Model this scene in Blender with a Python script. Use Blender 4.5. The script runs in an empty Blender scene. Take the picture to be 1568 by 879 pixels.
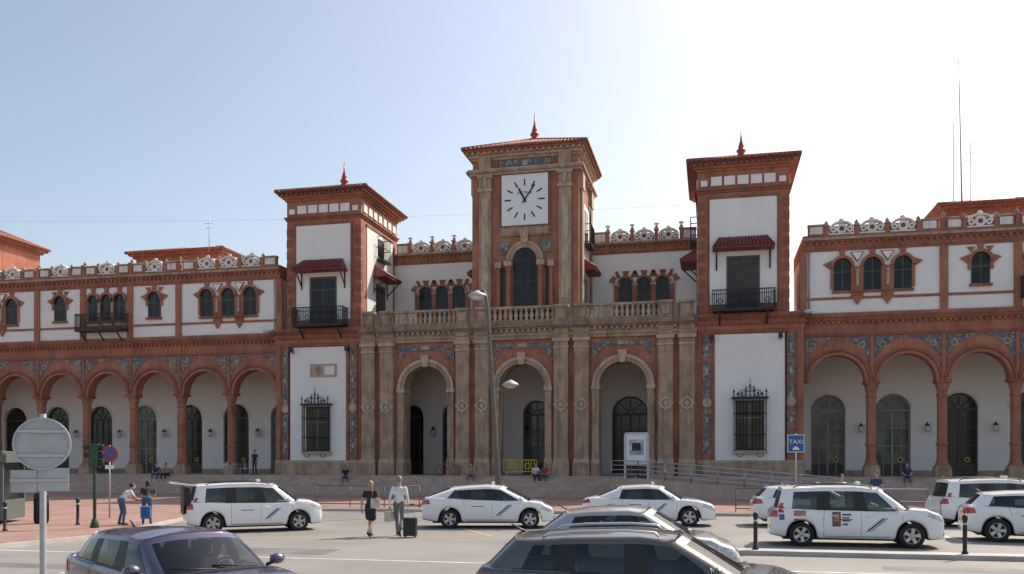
import bpy, math, random
from mathutils import Vector, Matrix
from mathutils.bvhtree import BVHTree
random.seed(7)
sc=bpy.context.scene
pi=math.pi
# ------------------------------------------------------------------ materials
def mat(name,col,rough=.8,metal=0,var=.12,vscale=1.5,bump=0,bscale=20,streak=0,spec=.5,coat=0,emit=0):
    m=bpy.data.materials.new(name); m.use_nodes=True
    n=m.node_tree.nodes; l=m.node_tree.links
    b=n['Principled BSDF']
    b.inputs['Roughness'].default_value=rough
    b.inputs['Metallic'].default_value=metal
    b.inputs['Specular IOR Level'].default_value=spec
    b.inputs['Coat Weight'].default_value=coat
    b.inputs['Coat Roughness'].default_value=.04
    tc=n.new('ShaderNodeTexCoord')
    nz=n.new('ShaderNodeTexNoise'); nz.inputs['Scale'].default_value=vscale; nz.inputs['Detail'].default_value=6
    l.new(tc.outputs['Object'],nz.inputs['Vector'])
    rp=n.new('ShaderNodeMapRange'); rp.inputs[1].default_value=.3; rp.inputs[2].default_value=.7
    l.new(nz.outputs['Fac'],rp.inputs[0])
    mx=n.new('ShaderNodeMixRGB')
    mx.inputs[1].default_value=(*[max(0,c*(1-var)) for c in col],1)
    mx.inputs[2].default_value=(*[min(1,c*(1+var)) for c in col],1)
    l.new(rp.outputs[0],mx.inputs[0])
    out=mx.outputs[0]
    if streak>0:
        mp=n.new('ShaderNodeMapping'); mp.inputs['Scale'].default_value=(2.0,2.0,.35)
        l.new(tc.outputs['Object'],mp.inputs['Vector'])
        n2=n.new('ShaderNodeTexNoise'); n2.inputs['Scale'].default_value=1.5; n2.inputs['Detail'].default_value=9
        n2.inputs['Roughness'].default_value=.7
        l.new(mp.outputs[0],n2.inputs['Vector'])
        r2=n.new('ShaderNodeMapRange'); r2.inputs[1].default_value=.46; r2.inputs[2].default_value=.72
        r2.inputs[3].default_value=0; r2.inputs[4].default_value=streak
        l.new(n2.outputs['Fac'],r2.inputs[0])
        m2=n.new('ShaderNodeMixRGB'); m2.inputs[2].default_value=(col[0]*.28,col[1]*.27,col[2]*.27,1)
        l.new(r2.outputs[0],m2.inputs[0]); l.new(out,m2.inputs[1]); out=m2.outputs[0]
    l.new(out,b.inputs['Base Color'])
    if bump>0:
        n3=n.new('ShaderNodeTexNoise'); n3.inputs['Scale'].default_value=bscale; n3.inputs['Detail'].default_value=5
        l.new(tc.outputs['Object'],n3.inputs['Vector'])
        bp=n.new('ShaderNodeBump'); bp.inputs['Strength'].default_value=bump; bp.inputs['Distance'].default_value=.02
        l.new(n3.outputs['Fac'],bp.inputs['Height']); l.new(bp.outputs[0],b.inputs['Normal'])
    if emit>0:
        b.inputs['Emission Color'].default_value=(*col,1); b.inputs['Emission Strength'].default_value=emit
    return m
def brickmat(name,c1,c2,mortar,w=.28,h=.075,streak=.5,flat=False):
    m=mat(name,c1,.88,var=.2,vscale=.8,streak=streak)
    n=m.node_tree.nodes; l=m.node_tree.links; b=n['Principled BSDF']
    tc=n['Texture Coordinate']
    sep=n.new('ShaderNodeSeparateXYZ'); l.new(tc.outputs['Object'],sep.inputs[0])
    cb=n.new('ShaderNodeCombineXYZ')
    if flat:
        l.new(sep.outputs[0],cb.inputs[0]); l.new(sep.outputs[1],cb.inputs[1])
    else:
        ad=n.new('ShaderNodeMath'); l.new(sep.outputs[0],ad.inputs[0]); l.new(sep.outputs[1],ad.inputs[1])
        l.new(ad.outputs[0],cb.inputs[0]); l.new(sep.outputs[2],cb.inputs[1])
    bt=n.new('ShaderNodeTexBrick'); bt.inputs['Scale'].default_value=1
    bt.inputs['Brick Width'].default_value=w; bt.inputs['Row Height'].default_value=h
    bt.inputs['Mortar Size'].default_value=h*.1
    bt.inputs['Color1'].default_value=(1,1,1,1); bt.inputs['Color2'].default_value=(c2[0]/c1[0],c2[1]/c1[1],c2[2]/c1[2],1)
    bt.inputs['Mortar'].default_value=(mortar[0]/c1[0],mortar[1]/c1[1],mortar[2]/c1[2],1)
    l.new(cb.outputs[0],bt.inputs['Vector'])
    src=b.inputs['Base Color'].links[0].from_socket
    mu=n.new('ShaderNodeMixRGB'); mu.blend_type='MULTIPLY'; mu.inputs[0].default_value=.8
    l.new(src,mu.inputs[1]); l.new(bt.outputs['Color'],mu.inputs[2]); l.new(mu.outputs[0],b.inputs['Base Color'])
    return m
def tilemat(name):
    m=mat(name,(.2,.22,.25),.35,var=.2)
    n=m.node_tree.nodes; l=m.node_tree.links; b=n['Principled BSDF']
    tc=n['Texture Coordinate']
    vo=n.new('ShaderNodeTexVoronoi'); vo.inputs['Scale'].default_value=7.5
    l.new(tc.outputs['Object'],vo.inputs['Vector'])
    cr=n.new('ShaderNodeValToRGB'); cr.color_ramp.interpolation='CONSTANT'
    els=[(0,(.08,.09,.125)),(.28,(.16,.17,.17)),(.45,(.30,.25,.19)),(.6,(.07,.075,.10)),(.72,(.28,.14,.07)),(.86,(.11,.14,.12))]
    e=cr.color_ramp.elements
    e[0].position=0; e[0].color=(*els[0][1],1); e[1].position=els[1][0]; e[1].color=(*els[1][1],1)
    for p,c in els[2:]:
        q=e.new(p); q.color=(*c,1)
    sp=n.new('ShaderNodeSeparateXYZ'); l.new(vo.outputs['Color'],sp.inputs[0])
    l.new(sp.outputs[0],cr.inputs[0]); l.new(cr.outputs[0],b.inputs['Base Color'])
    return m
BRICK=brickmat('red_brick',(.43,.155,.088),(.34,.12,.07),(.38,.24,.175))
BRICKD=brickmat('red_brick_dark',(.33,.11,.065),(.26,.09,.055),(.30,.19,.135),streak=.6)
STONE=mat('weathered_limestone',(.42,.295,.205),.9,var=.24,vscale=1.2,bump=.4,bscale=9,streak=.8)
STONEL=mat('pale_stone',(.50,.385,.285),.9,var=.18,vscale=2,bump=.3,bscale=9,streak=.6)
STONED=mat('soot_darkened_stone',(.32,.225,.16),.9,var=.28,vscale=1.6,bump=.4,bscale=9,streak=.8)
WHITE=mat('white_stucco',(.85,.825,.78),.9,var=.03,vscale=.5,bump=.1,bscale=6,streak=.07)
WHITED=mat('white_stucco_stained',(.78,.745,.69),.9,var=.08,vscale=2.5,streak=.5)
INNER=mat('arcade_plaster',(.80,.765,.71),.9,var=.04,vscale=.4,streak=.05)
TILE=tilemat('glazed_tile')
ROOF=mat('terracotta_tile',(.30,.105,.07),.8,var=.3,vscale=4,streak=.4)
ROOFD=mat('dark_red_tile',(.20,.036,.03),.6,var=.3,vscale=6)
CERAM=mat('red_ceramic',(.38,.05,.04),.35,var=.2,vscale=6)
IRON=mat('black_iron',(.018,.017,.017),.5,var=.2)
WOOD=mat('dark_wood',(.055,.045,.035),.55,var=.3,vscale=5)
BRONZE=mat('door_frame_grey',(.24,.25,.22),.55,var=.2)
WINF=mat('window_frame_brown',(.10,.085,.07),.55,var=.2)
GLASSB=mat('window_glass',(.028,.036,.034),.12,var=.7,vscale=.9,spec=.45)
GLASSL=mat('door_glass_painted_reflection',(.085,.10,.09),.12,var=.8,vscale=1.1,spec=.5)  # lighter base colour stands in for reflections in the door panes
GLASSD=mat('dark_glass',(.016,.017,.019),.18,var=.5,spec=.3)
BLACK=mat('black_paint',(.012,.012,.013),.45)
STEP=mat('step_granite',(.46,.35,.29),.85,var=.15,vscale=1.4,bump=.2,streak=.25)
LAMPW=mat('lamp_glass_white',(.62,.61,.57),.3,var=.02)
STEEL=mat('brushed_steel',(.45,.46,.47),.35,metal=.9,var=.06)
GALV=mat('galvanised_steel',(.42,.43,.44),.55,metal=.5,var=.12,vscale=8)
POLE=mat('painted_lamp_pole',(.13,.115,.10),.5,metal=.2,var=.15,vscale=5)
BLUE=mat('sign_blue',(.015,.09,.30),.4,var=.05)
RED=mat('sign_red',(.50,.02,.02),.4,var=.05)
YEL=mat('yellow_paint',(.70,.42,.03),.5,var=.12)
SWHITE=mat('sign_white',(.78,.78,.78),.45,var=.03)
# ------------------------------------------------------------------ mesh builder
class MB:
    def __init__(s): s.v=[];s.f=[];s.m=[];s.s=[];s.mats=[]
    def mi(s,m):
        for i,k in enumerate(s.mats):
            if k.name==m.name: return i
        s.mats.append(m); return len(s.mats)-1
    def add(s,vs,fs,m,sm=False,M=None):
        o=len(s.v)
        if M is not None: vs=[M@Vector(v) for v in vs]
        s.v+=[tuple(v) for v in vs]; k=s.mi(m)
        for f in fs:
            s.f.append(tuple(i+o for i in f)); s.m.append(k); s.s.append(sm)
    def box(s,x0,x1,y0,y1,z0,z1,m,M=None):
        if x0>x1:x0,x1=x1,x0
        if y0>y1:y0,y1=y1,y0
        v=[(x0,y0,z0),(x1,y0,z0),(x1,y1,z0),(x0,y1,z0),(x0,y0,z1),(x1,y0,z1),(x1,y1,z1),(x0,y1,z1)]
        s.add(v,[(0,3,2,1),(4,5,6,7),(0,1,5,4),(1,2,6,5),(2,3,7,6),(3,0,4,7)],m,M=M)
    def prism(s,poly,y0,y1,m,M=None):
        n=len(poly)
        v=[(a,y0,b) for a,b in poly]+[(a,y1,b) for a,b in poly]
        s.add(v,[tuple(range(n)),tuple(range(2*n-1,n-1,-1))]+[(i,i+n,(i+1)%n+n,(i+1)%n) for i in range(n)],m,M=M)
    def slab(s,poly,z0,z1,m):
        n=len(poly)
        v=[(a,b,z0) for a,b in poly]+[(a,b,z1) for a,b in poly]
        s.add(v,[tuple(range(n-1,-1,-1)),tuple(range(n,2*n))]+[(i,(i+1)%n,(i+1)%n+n,i+n) for i in range(n)],m)
    def ring(s,cx,cz,r0,r1,y0,y1,m,a0=0,a1=pi,n=20,M=None):
        v=[];f=[]
        for i in range(n+1):
            a=a0+(a1-a0)*i/n; c,q=math.cos(a),math.sin(a)
            v+=[(cx+r0*c,y0,cz+r0*q),(cx+r1*c,y0,cz+r1*q),(cx+r1*c,y1,cz+r1*q),(cx+r0*c,y1,cz+r0*q)]
        for i in range(n):
            o=4*i
            f+=[(o,o+1,o+5,o+4),(o+1,o+2,o+6,o+5),(o+2,o+3,o+7,o+6),(o+3,o,o+4,o+7)]
        s.add(v,f,m,M=M)
    def spandrel(s,cx,r,zs,zt,y0,y1,m,hw=None,n=18):
        v=[];f=[]
        for i in range(n+1):
            a=pi-pi*i/n; x=cx+r*math.cos(a); z=zs+r*math.sin(a)
            v+=[(x,y0,z),(x,y0,zt),(x,y1,zt),(x,y1,z)]
        for i in range(n):
            o=4*i
            f+=[(o,o+4,o+5,o+1),(o+1,o+5,o+6,o+2),(o+2,o+6,o+7,o+3),(o+3,o+7,o+4,o)]
        s.add(v,f,m)
        if hw and hw>r:
            s.box(cx-hw,cx-r,y0,y1,zs,zt,m); s.box(cx+r,cx+hw,y0,y1,zs,zt,m)
    def disc(s,cx,cz,r,y0,y1,m,n=24,M=None):
        s.prism([(cx+r*math.cos(2*pi*i/n),cz+r*math.sin(2*pi*i/n)) for i in range(n)],y0,y1,m,M=M)
    def tube(s,pts,rads,m,n=8,sm=True,caps=True,M=None):
        pts=[Vector(p) for p in pts]
        if not isinstance(rads,(list,tuple)): rads=[rads]*len(pts)
        v=[];f=[];prev=None
        for i,p in enumerate(pts):
            d=(pts[min(i+1,len(pts)-1)]-pts[max(i-1,0)])
            if d.length<1e-6: d=Vector((0,0,1))
            d.normalize()
            up=prev if prev is not None else (Vector((0,0,1)) if abs(d.z)<.9 else Vector((1,0,0)))
            a=(up-d*up.dot(d))
            if a.length<1e-5: a=d.orthogonal()
            a.normalize(); b=d.cross(a); prev=a
            for k in range(n):
                t=2*pi*k/n; v.append(p+(a*math.cos(t)+b*math.sin(t))*rads[i])
        for i in range(len(pts)-1):
            for k in range(n):
                f.append((i*n+k,i*n+(k+1)%n,(i+1)*n+(k+1)%n,(i+1)*n+k))
        if caps: f+=[tuple(range(n-1,-1,-1)),tuple(range((len(pts)-1)*n,len(pts)*n))]
        s.add(v,f,m,sm,M=M)
    def lathe(s,prof,c,m,n=12,sm=True,M=None):
        v=[];f=[]
        for r,z in prof:
            for k in range(n):
                t=2*pi*k/n; v.append((c[0]+r*math.cos(t),c[1]+r*math.sin(t),c[2]+z))
        for i in range(len(prof)-1):
            for k in range(n): f.append((i*n+k,i*n+(k+1)%n,(i+1)*n+(k+1)%n,(i+1)*n+k))
        f+=[tuple(range(n-1,-1,-1)),tuple(range((len(prof)-1)*n,len(prof)*n))]
        s.add(v,f,m,sm,M=M)
    def ell(s,c,r,m,n=12,k=8,M=None):
        v=[];f=[]
        for i in range(k+1):
            a=pi*i/k-pi/2; rr=max(math.cos(a),.02)
            for j in range(n):
                t=2*pi*j/n; v.append((c[0]+r[0]*rr*math.cos(t),c[1]+r[1]*rr*math.sin(t),c[2]+r[2]*math.sin(a)))
        for i in range(k):
            for j in range(n): f.append((i*n+j,i*n+(j+1)%n,(i+1)*n+(j+1)%n,(i+1)*n+j))
        f+=[tuple(range(n-1,-1,-1)),tuple(range(k*n,(k+1)*n))]
        s.add(v,f,m,True,M=M)
    def obj(s,name,parent=None,bevel=0):
        me=bpy.data.meshes.new(name); me.from_pydata(s.v,[],s.f)
        for m in s.mats: me.materials.append(m)
        me.polygons.foreach_set('material_index',s.m); me.polygons.foreach_set('use_smooth',s.s)
        me.update()
        o=bpy.data.objects.new(name,me); sc.collection.objects.link(o)
        if parent: o.parent=parent
        if bevel:
            b=o.modifiers.new('b','BEVEL'); b.width=bevel; b.segments=2; b.limit_method='ANGLE'
        return o
def empty(name,loc=(0,0,0),rz=0):
    e=bpy.data.objects.new(name,None); e.location=loc; e.rotation_euler=(0,0,rz)
    sc.collection.objects.link(e); return e
# ------------------------------------------------------------------ camera, light, sky
cam=bpy.data.cameras.new('camera'); co=bpy.data.objects.new('camera',cam); sc.collection.objects.link(co)
co.location=(0,0,2.3); co.rotation_euler=(pi/2,0,math.radians(12.84))
cam.lens=30.77; cam.sensor_width=36; cam.shift_y=.1693; cam.clip_end=2000; sc.camera=co
SA,SE=math.radians(38),math.radians(45)
w=bpy.data.worlds.new('World'); sc.world=w; w.use_nodes=True
wn=w.node_tree.nodes; wl=w.node_tree.links; bg=wn['Background']
sky=wn.new('ShaderNodeTexSky'); sky.sky_type='NISHITA'; sky.sun_disc=False
sky.sun_elevation=SE; sky.sun_rotation=SA; sky.air_density=1.0; sky.dust_density=2.6; sky.ozone_density=.8
haze=wn.new('ShaderNodeMixRGB'); haze.blend_type='MULTIPLY'; haze.inputs[0].default_value=1; haze.inputs[2].default_value=(1.06,.985,.90,1)
wl.new(sky.outputs[0],haze.inputs[1]); wl.new(haze.outputs[0],bg.inputs[0]); bg.inputs[1].default_value=.205
sl=bpy.data.lights.new('sun','SUN'); sl.energy=5; sl.angle=math.radians(.5); sl.color=(1,.92,.82)
so=bpy.data.objects.new('sun',sl); sc.collection.objects.link(so)
sd=Vector((math.sin(SA)*math.cos(SE),math.cos(SA)*math.cos(SE),math.sin(SE)))
so.rotation_euler=(-sd).to_track_quat('-Z','Y').to_euler(); so.location=(30,60,60)
sc.view_settings.view_transform='Standard'; sc.view_settings.look='None'; sc.view_settings.exposure=0
# ------------------------------------------------------------------ ground
ASPH=mat('asphalt',(.25,.235,.215),.7,var=.18,vscale=.3,bump=.5,bscale=60,spec=.4)
EARTH=mat('ground_dust',(.22,.18,.14),.9,var=.2,vscale=.05)
PAVE=brickmat('red_paving',(.35,.205,.16),(.29,.165,.13),(.27,.19,.16),w=.4,h=.4,streak=0,flat=True)
KERB=mat('kerb_granite',(.44,.41,.37),.8,var=.15,bump=.3)
LINE=mat('road_paint_white',(.60,.60,.58),.7,var=.3,vscale=3)
YLINE=mat('road_paint_yellow',(.52,.37,.12),.7,var=.3,vscale=3)
TARM=mat('asphalt_patch',(.17,.163,.155),.75,var=.2,vscale=1,bump=.5,bscale=60)
g=MB(); g.box(-900,900,-900,900,-.5,0,EARTH); g.obj('ground')
r=MB(); r.add([(-120,-40,.004),(120,-40,.004),(120,52,.004),(-120,52,.004)],[(0,1,2,3)],ASPH); r.obj('road')
p=MB()
poly=[(-90,14),(-19.4,14),(-18.4,17),(-17.6,22.5),(-19.8,30),(-21,33.5),(-19,36.6),(-14,37.2),(90,37.2),(90,51.3),(-90,51.3)]
p.slab(poly,.006,.12,PAVE); p.obj('pavement')
k=MB()
kp=poly[1:9]
for a,b in zip(kp[:-1],kp[1:]):
    A=Vector((*a,0));B=Vector((*b,0)); d=(B-A).normalized(); nn=Vector((d.y,-d.x,0))
    q=[A+nn*.003,B+nn*.003,B+nn*.16,A+nn*.16]
    k.slab([(v.x,v.y) for v in q],.006,.126,KERB)
k.obj('kerb')
k=MB(); k.slab([(-2.2,21.9),(45,21.9),(45,22.5),(-2.2,22.5)],.006,.12,KERB); k.obj('traffic_island_kerb')
mk=MB()
def strip(x0,y0,x1,y1,wd,m,z=.009):
    A=Vector((x0,y0,0));B=Vector((x1,y1,0)); d=(B-A).normalized(); nn=Vector((d.y,-d.x,0))*wd/2
    mk.add([(A+nn)+Vector((0,0,z)),(B+nn)+Vector((0,0,z)),(B-nn)+Vector((0,0,z)),(A-nn)+Vector((0,0,z))],[(0,1,2,3)],m)
strip(-60,18.9,60,18.9,.12,LINE)
strip(-14.5,22.6,-6.5,25.6,.12,YLINE); strip(-6.5,25.6,-9.5,30.5,.12,YLINE,.013)
strip(-14.5,22.6,-17,28,.12,YLINE,.013)
for xx in (-.5,7,14.5): strip(xx,26.3,xx-.5,35,.12,LINE)
for i in range(9): strip(-40+i*9,15.4,-37.5+i*9,15.4,.12,LINE)
mk.obj('road_markings')
pt=MB()
for (x0,y0_,x1,y1_) in ((-12.5,19.6,-9.2,21.0),(-3.6,24.1,-1.9,27.5),(-17,15.9,-9,16.7),(3.5,19.5,9,20.4)):
    pt.add([(x0,y0_,.0065),(x1,y0_+.1,.0065),(x1-.1,y1_,.0065),(x0+.1,y1_-.1,.0065)],[(0,1,2,3)],TARM)
pt.lathe([(.33,0),(.33,.006)],(-5.2,23.4,.006),IRON,24); pt.lathe([(.3,0),(.3,.006)],(-11.4,18.0,.006),IRON,24)
pt.obj('road_repair_patches')
# ------------------------------------------------------------------ station building
ST=empty('railway_station_building',(-12.1,0,0))
P=1.3
W_=MB(); S_=MB(); T_=MB(); D_=MB(); R_=MB(); I_=MB(); C_=MB(); O_=MB(); BL=MB()
def tiled_roof(x0,x1,y0,y1,z0,z1,mb=None,m=None,sp=.25,ridge=0):
    m=m or ROOF; mb=mb or R_
    cx,cy=(x0+x1)/2,(y0+y1)/2; rx=ridge
    v=[(x0,y0,z0),(x1,y0,z0),(x1,y1,z0),(x0,y1,z0),(cx-rx,cy,z1),(cx+rx,cy,z1)]
    mb.add(v,[(0,1,5,4),(1,2,5),(2,3,4,5),(3,0,4),(3,2,1,0)],m)
    hx=(x1-x0)/2-rx; hy=(y1-y0)/2
    n=int((x1-x0)/sp)
    for i in range(n+1):
        x=x0+(x1-x0)*i/n; fr=min(1,1-max(0,abs(x-cx)-rx)/hx)
        for sy,yy in ((1,y0),(-1,y1)):
            if fr>.03: mb.tube([(x,yy-sy*.06,z0+.02),(x,yy+sy*fr*hy,z0+.02+fr*(z1-z0))],.085,m,6)
    n=int((y1-y0)/sp)
    for i in range(n+1):
        y=y0+(y1-y0)*i/n; fr=1-abs(y-cy)/hy
        for sx,xx in ((1,x0),(-1,x1)):
            if fr>.03: mb.tube([(xx-sx*.06,y,z0+.02),(xx+sx*fr*hx,y,z0+.02+fr*(z1-z0))],.085,m,6)
    for cx_,s in ((x0,-1),(x1,1)):
        for cy_ in (y0,y1):
            mb.tube([(cx_,cy_,z0+.05),(cx+s*rx,cy,z1+.05)],.12,m,6)
def pinnacle(x,y,z,h=1.5):
    R_.lathe([(.34,-.2),(.36,.05),(.27,.12),(.21,.3),(.32,.42),(.27,.55),(.16,.62),(.2,.7),(.16,.85),(.07,1.15),(.02,h)],(x,y,z),CERAM,10)
def cornice(x0,x1,y0,y1,z,steps,m,mb=None):
    mb=mb or S_
    for pr,h in steps:
        mb.box(x0-pr,x1+pr,y0-pr,y1+pr,z,z+h,m); z+=h
    return z
def arched_door(cx,y,zb,zs,r,frame,mb=None,vm=3,fan=True,low=True,glass=None):
    mb=mb or D_; glass=glass or GLASSB
    pl=[(cx-r,zb),(cx+r,zb)]+[(cx+r*math.cos(pi*i/14),zs+r*math.sin(pi*i/14)) for i in range(15)]
    mb.prism(pl,y,y+.05,glass)
    mb.ring(cx,zs,r-.11,r,y-.06,y-.002,frame,n=14)
    mb.box(cx-r,cx-r+.1,y-.06,y-.002,zb,zs,frame); mb.box(cx+r-.1,cx+r,y-.06,y-.002,zb,zs,frame)
    mb.box(cx-r+.1,cx+r-.1,y-.07,y-.002,zs-.06,zs+.08,frame)
    for i in range(1,vm+1):
        x=cx-r+2*r*i/(vm+1)
        wd=.06 if i!=(vm+1)/2 else .12
        mb.box(x-wd/2,x+wd/2,y-.05,y-.002,zb,zs-.06,frame)
    if fan:
        for a in (pi/4,pi/2,3*pi/4):
            c,q=math.cos(a),math.sin(a)
            mb.tube([(cx+.25*c,y-.03,zs+.08+.25*q),(cx+(r-.1)*c,y-.03,zs+(r-.1)*q)],.025,frame,4,False)
        mb.ring(cx,zs+.08,.22,.28,y-.045,y-.002,frame,n=10)
    H=zs-zb
    if low: mb.box(cx-r+.1,cx+r-.1,y-.045,y-.001,zb,zb+.8,WOOD)
    for t in (.45,.72): mb.box(cx-r+.1,cx+r-.1,y-.046,y-.002,zb+H*t,zb+H*t+.06,frame)
W_.box(-52,52,54,61,.1,P,STEP)
W_.box(-52,52,61.5,76,.1,10.0,INNER)
W_.box(-45.6,-16.8,57.35,61.5,9.9,10.15,INNER); W_.box(16.8,45.6,57.35,61.5,9.9,10.15,INNER)
W_.box(-11.3,11.3,57.2,61.5,9.95,10.15,INNER)
def backwall(x0,x1,cx,r,zs):
    W_.box(x0,cx-r,61,61.498,P,9.9,INNER); W_.box(cx+r,x1,61,61.498,P,9.9,INNER)
    W_.spandrel(cx,r,zs,9.9,61,61.498,INNER)
    W_.ring(cx,zs,r+.002,r+.16,60.95,61.02,WHITED)
for s in (-1,1):
    for k in range(7):
        c=s*(19.6+4*k); backwall(c-2,c+2,c,1.08,5.55)
        light=(s>0 and k in (0,1,4)) or (s<0 and k in (3,0))
        arched_door(c,61.28,P,5.55,1.08,BRONZE if light else WOOD,vm=3,glass=GLASSL if light else GLASSB)
        D_.disc(c+.5,2.35,.17,61.20,61.23,YEL,14)
        D_.disc(c+.5,2.35,.11,61.185,61.199,BLACK,12)
        W_.box(c-2,c-1.09,60.94,61,P,P+.35,STONE); W_.box(c+1.09,c+2,60.94,61,P,P+.35,STONE)
for c,r,zs in ((-9.3,.85,5.5),(-6.0,1.0,5.5),(0,1.0,5.55),(6.6,1.25,5.5)):
    arched_door(c,61.28,P,zs,r,WOOD if c!=0 else WINF,vm=3,glass=GLASSL if c==0 else None)
for x0,x1,c,r,zs in ((-11.3,-7.6,-9.3,.85,5.5),(-7.6,-3.4,-6.0,1.0,5.5),(-3.4,3.3,0,1.0,5.55),(3.3,11.3,6.6,1.25,5.5)):
    backwall(x0,x1,c,r,zs)
for x in [s*(17.6+4*k) for s in (-1,1) for k in range(7)]+[-7.6,-3.2,3.2,9.2]:
    O_.tube([(x,60.98,4.6),(x,60.7,4.75),(x,60.6,4.6)],.03,IRON,5)
    O_.lathe([(.05,0),(.15,.05),(.18,.25),(.14,.42),(.03,.5)],(x,60.6,4.1),LAMPW,8)
    O_.lathe([(.2,.42),(.05,.56),(.02,.62)],(x,60.6,4.1),IRON,8)
# ---- wings
def column(x,y):
    C_.box(x-.46,x+.46,y-.02,y+.78,P,P+.55,STONE)
    C_.box(x-.40,x+.40,y+.03,y+.73,P+.55,P+.7,STONE)
    C_.lathe([(.40,0),(.40,.12),(.34,.18),(.34,.3),(.31,.36),(.30,1.2),(.35,1.24),(.35,1.36),(.30,1.4),(.29,4.1),(.34,4.15),(.34,4.25),(.29,4.3),(.29,4.45),(.36,4.6),(.36,4.7),(.42,4.85),(.42,4.95)],(x,y+.38,P+.7),BRICK,8,False)
    z=P+5.65
    C_.box(x-.45,x+.45,y-.08,y+.8,z,z+.18,BRICKD)
WY=56.6
def window_up(cx,y,zb,zs,r):
    D_.prism([(cx-r,zb),(cx+r,zb)]+[(cx+r*math.cos(pi*i/10),zs+r*math.sin(pi*i/10)) for i in range(11)],y-.03,y+.02,GLASSD)
    D_.box(cx-.03,cx+.03,y-.05,y-.031,zb,zs+r*.9,WINF); D_.box(cx-r,cx+r,y-.052,y-.031,zs-.35,zs-.29,WINF)
    D_.box(cx-r,cx-r+.05,y-.05,y-.031,zb,zs,WINF); D_.box(cx+r-.05,cx+r,y-.05,y-.031,zb,zs,WINF)
    W_.ring(cx,zs,r,r+.17,y-.22,y-.001,BRICK,n=12)
    W_.prism([(cx-.11,zs+r+.12),(cx+.11,zs+r+.12),(cx+.20,15.1),(cx-.20,15.1)],y-.12,y-.002,BRICK)
def par_circ(x,y,z,sc_=1.0,fin=False):
    S_.box(x-.70*sc_,x+.70*sc_,y+.06,y+.30,z,z+.55,BRICKD)
    S_.ring(x,z+.36,.15,.31,y-.04,y+.08,WHITED,0,2*pi,16)
    for s in (-1,1):
        S_.ring(x+s*.48*sc_,z+.32,.07,.19,y-.03,y+.07,WHITED,0,2*pi,12)
    pts=[(-.72,0),(.72,0),(.72,.09),(-.72,.09)]
    S_.prism([(x+a*sc_,z+b) for a,b in pts],y-.05,y+.34,WHITED)
    v=[];f=[];n=14
    for i in range(n+1):
        a=pi*i/n
        for rx,rz in ((.60,.38),(.72,.50)): v+=[(x+rx*sc_*math.cos(a),y-.05,z+.34+rz*math.sin(a)),(x+rx*sc_*math.cos(a),y+.32,z+.34+rz*math.sin(a))]
    for i in range(n):
        o=4*i; f+=[(o,o+2,o+6,o+4),(o+2,o+3,o+7,o+6),(o+3,o+1,o+5,o+7),(o+1,o,o+4,o+5)]
    S_.add(v,f,WHITED)
    # scrolled crest
    S_.ell((x,y+.14,z+.92),(.16,.12,.10),WHITED,8,5)
def par_rect(x0,x1,y,z,h=.58):
    S_.box(x0,x1,y,y+.32,z,z+h,BRICK)
    S_.box(x0+.1,x1-.1,y-.03,y-.001,z+.08,z+h-.05,WHITED)
    S_.box(x0-.02,x1+.02,y-.06,y+.38,z+h,z+h+.1,STONE)
def par_post(x,y,z,h=.8,b=True):
    S_.box(x-.12,x+.12,y-.04,y+.36,z,z+h-.1,BRICK); S_.box(x-.17,x+.17,y-.09,y+.41,z+h-.1,z+h,STONE)
    if b: S_.lathe([(.05,0),(.12,.08),(.12,.18),(.04,.26),(.02,.32)],(x,y+.16,z+h),STONE,8)
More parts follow.
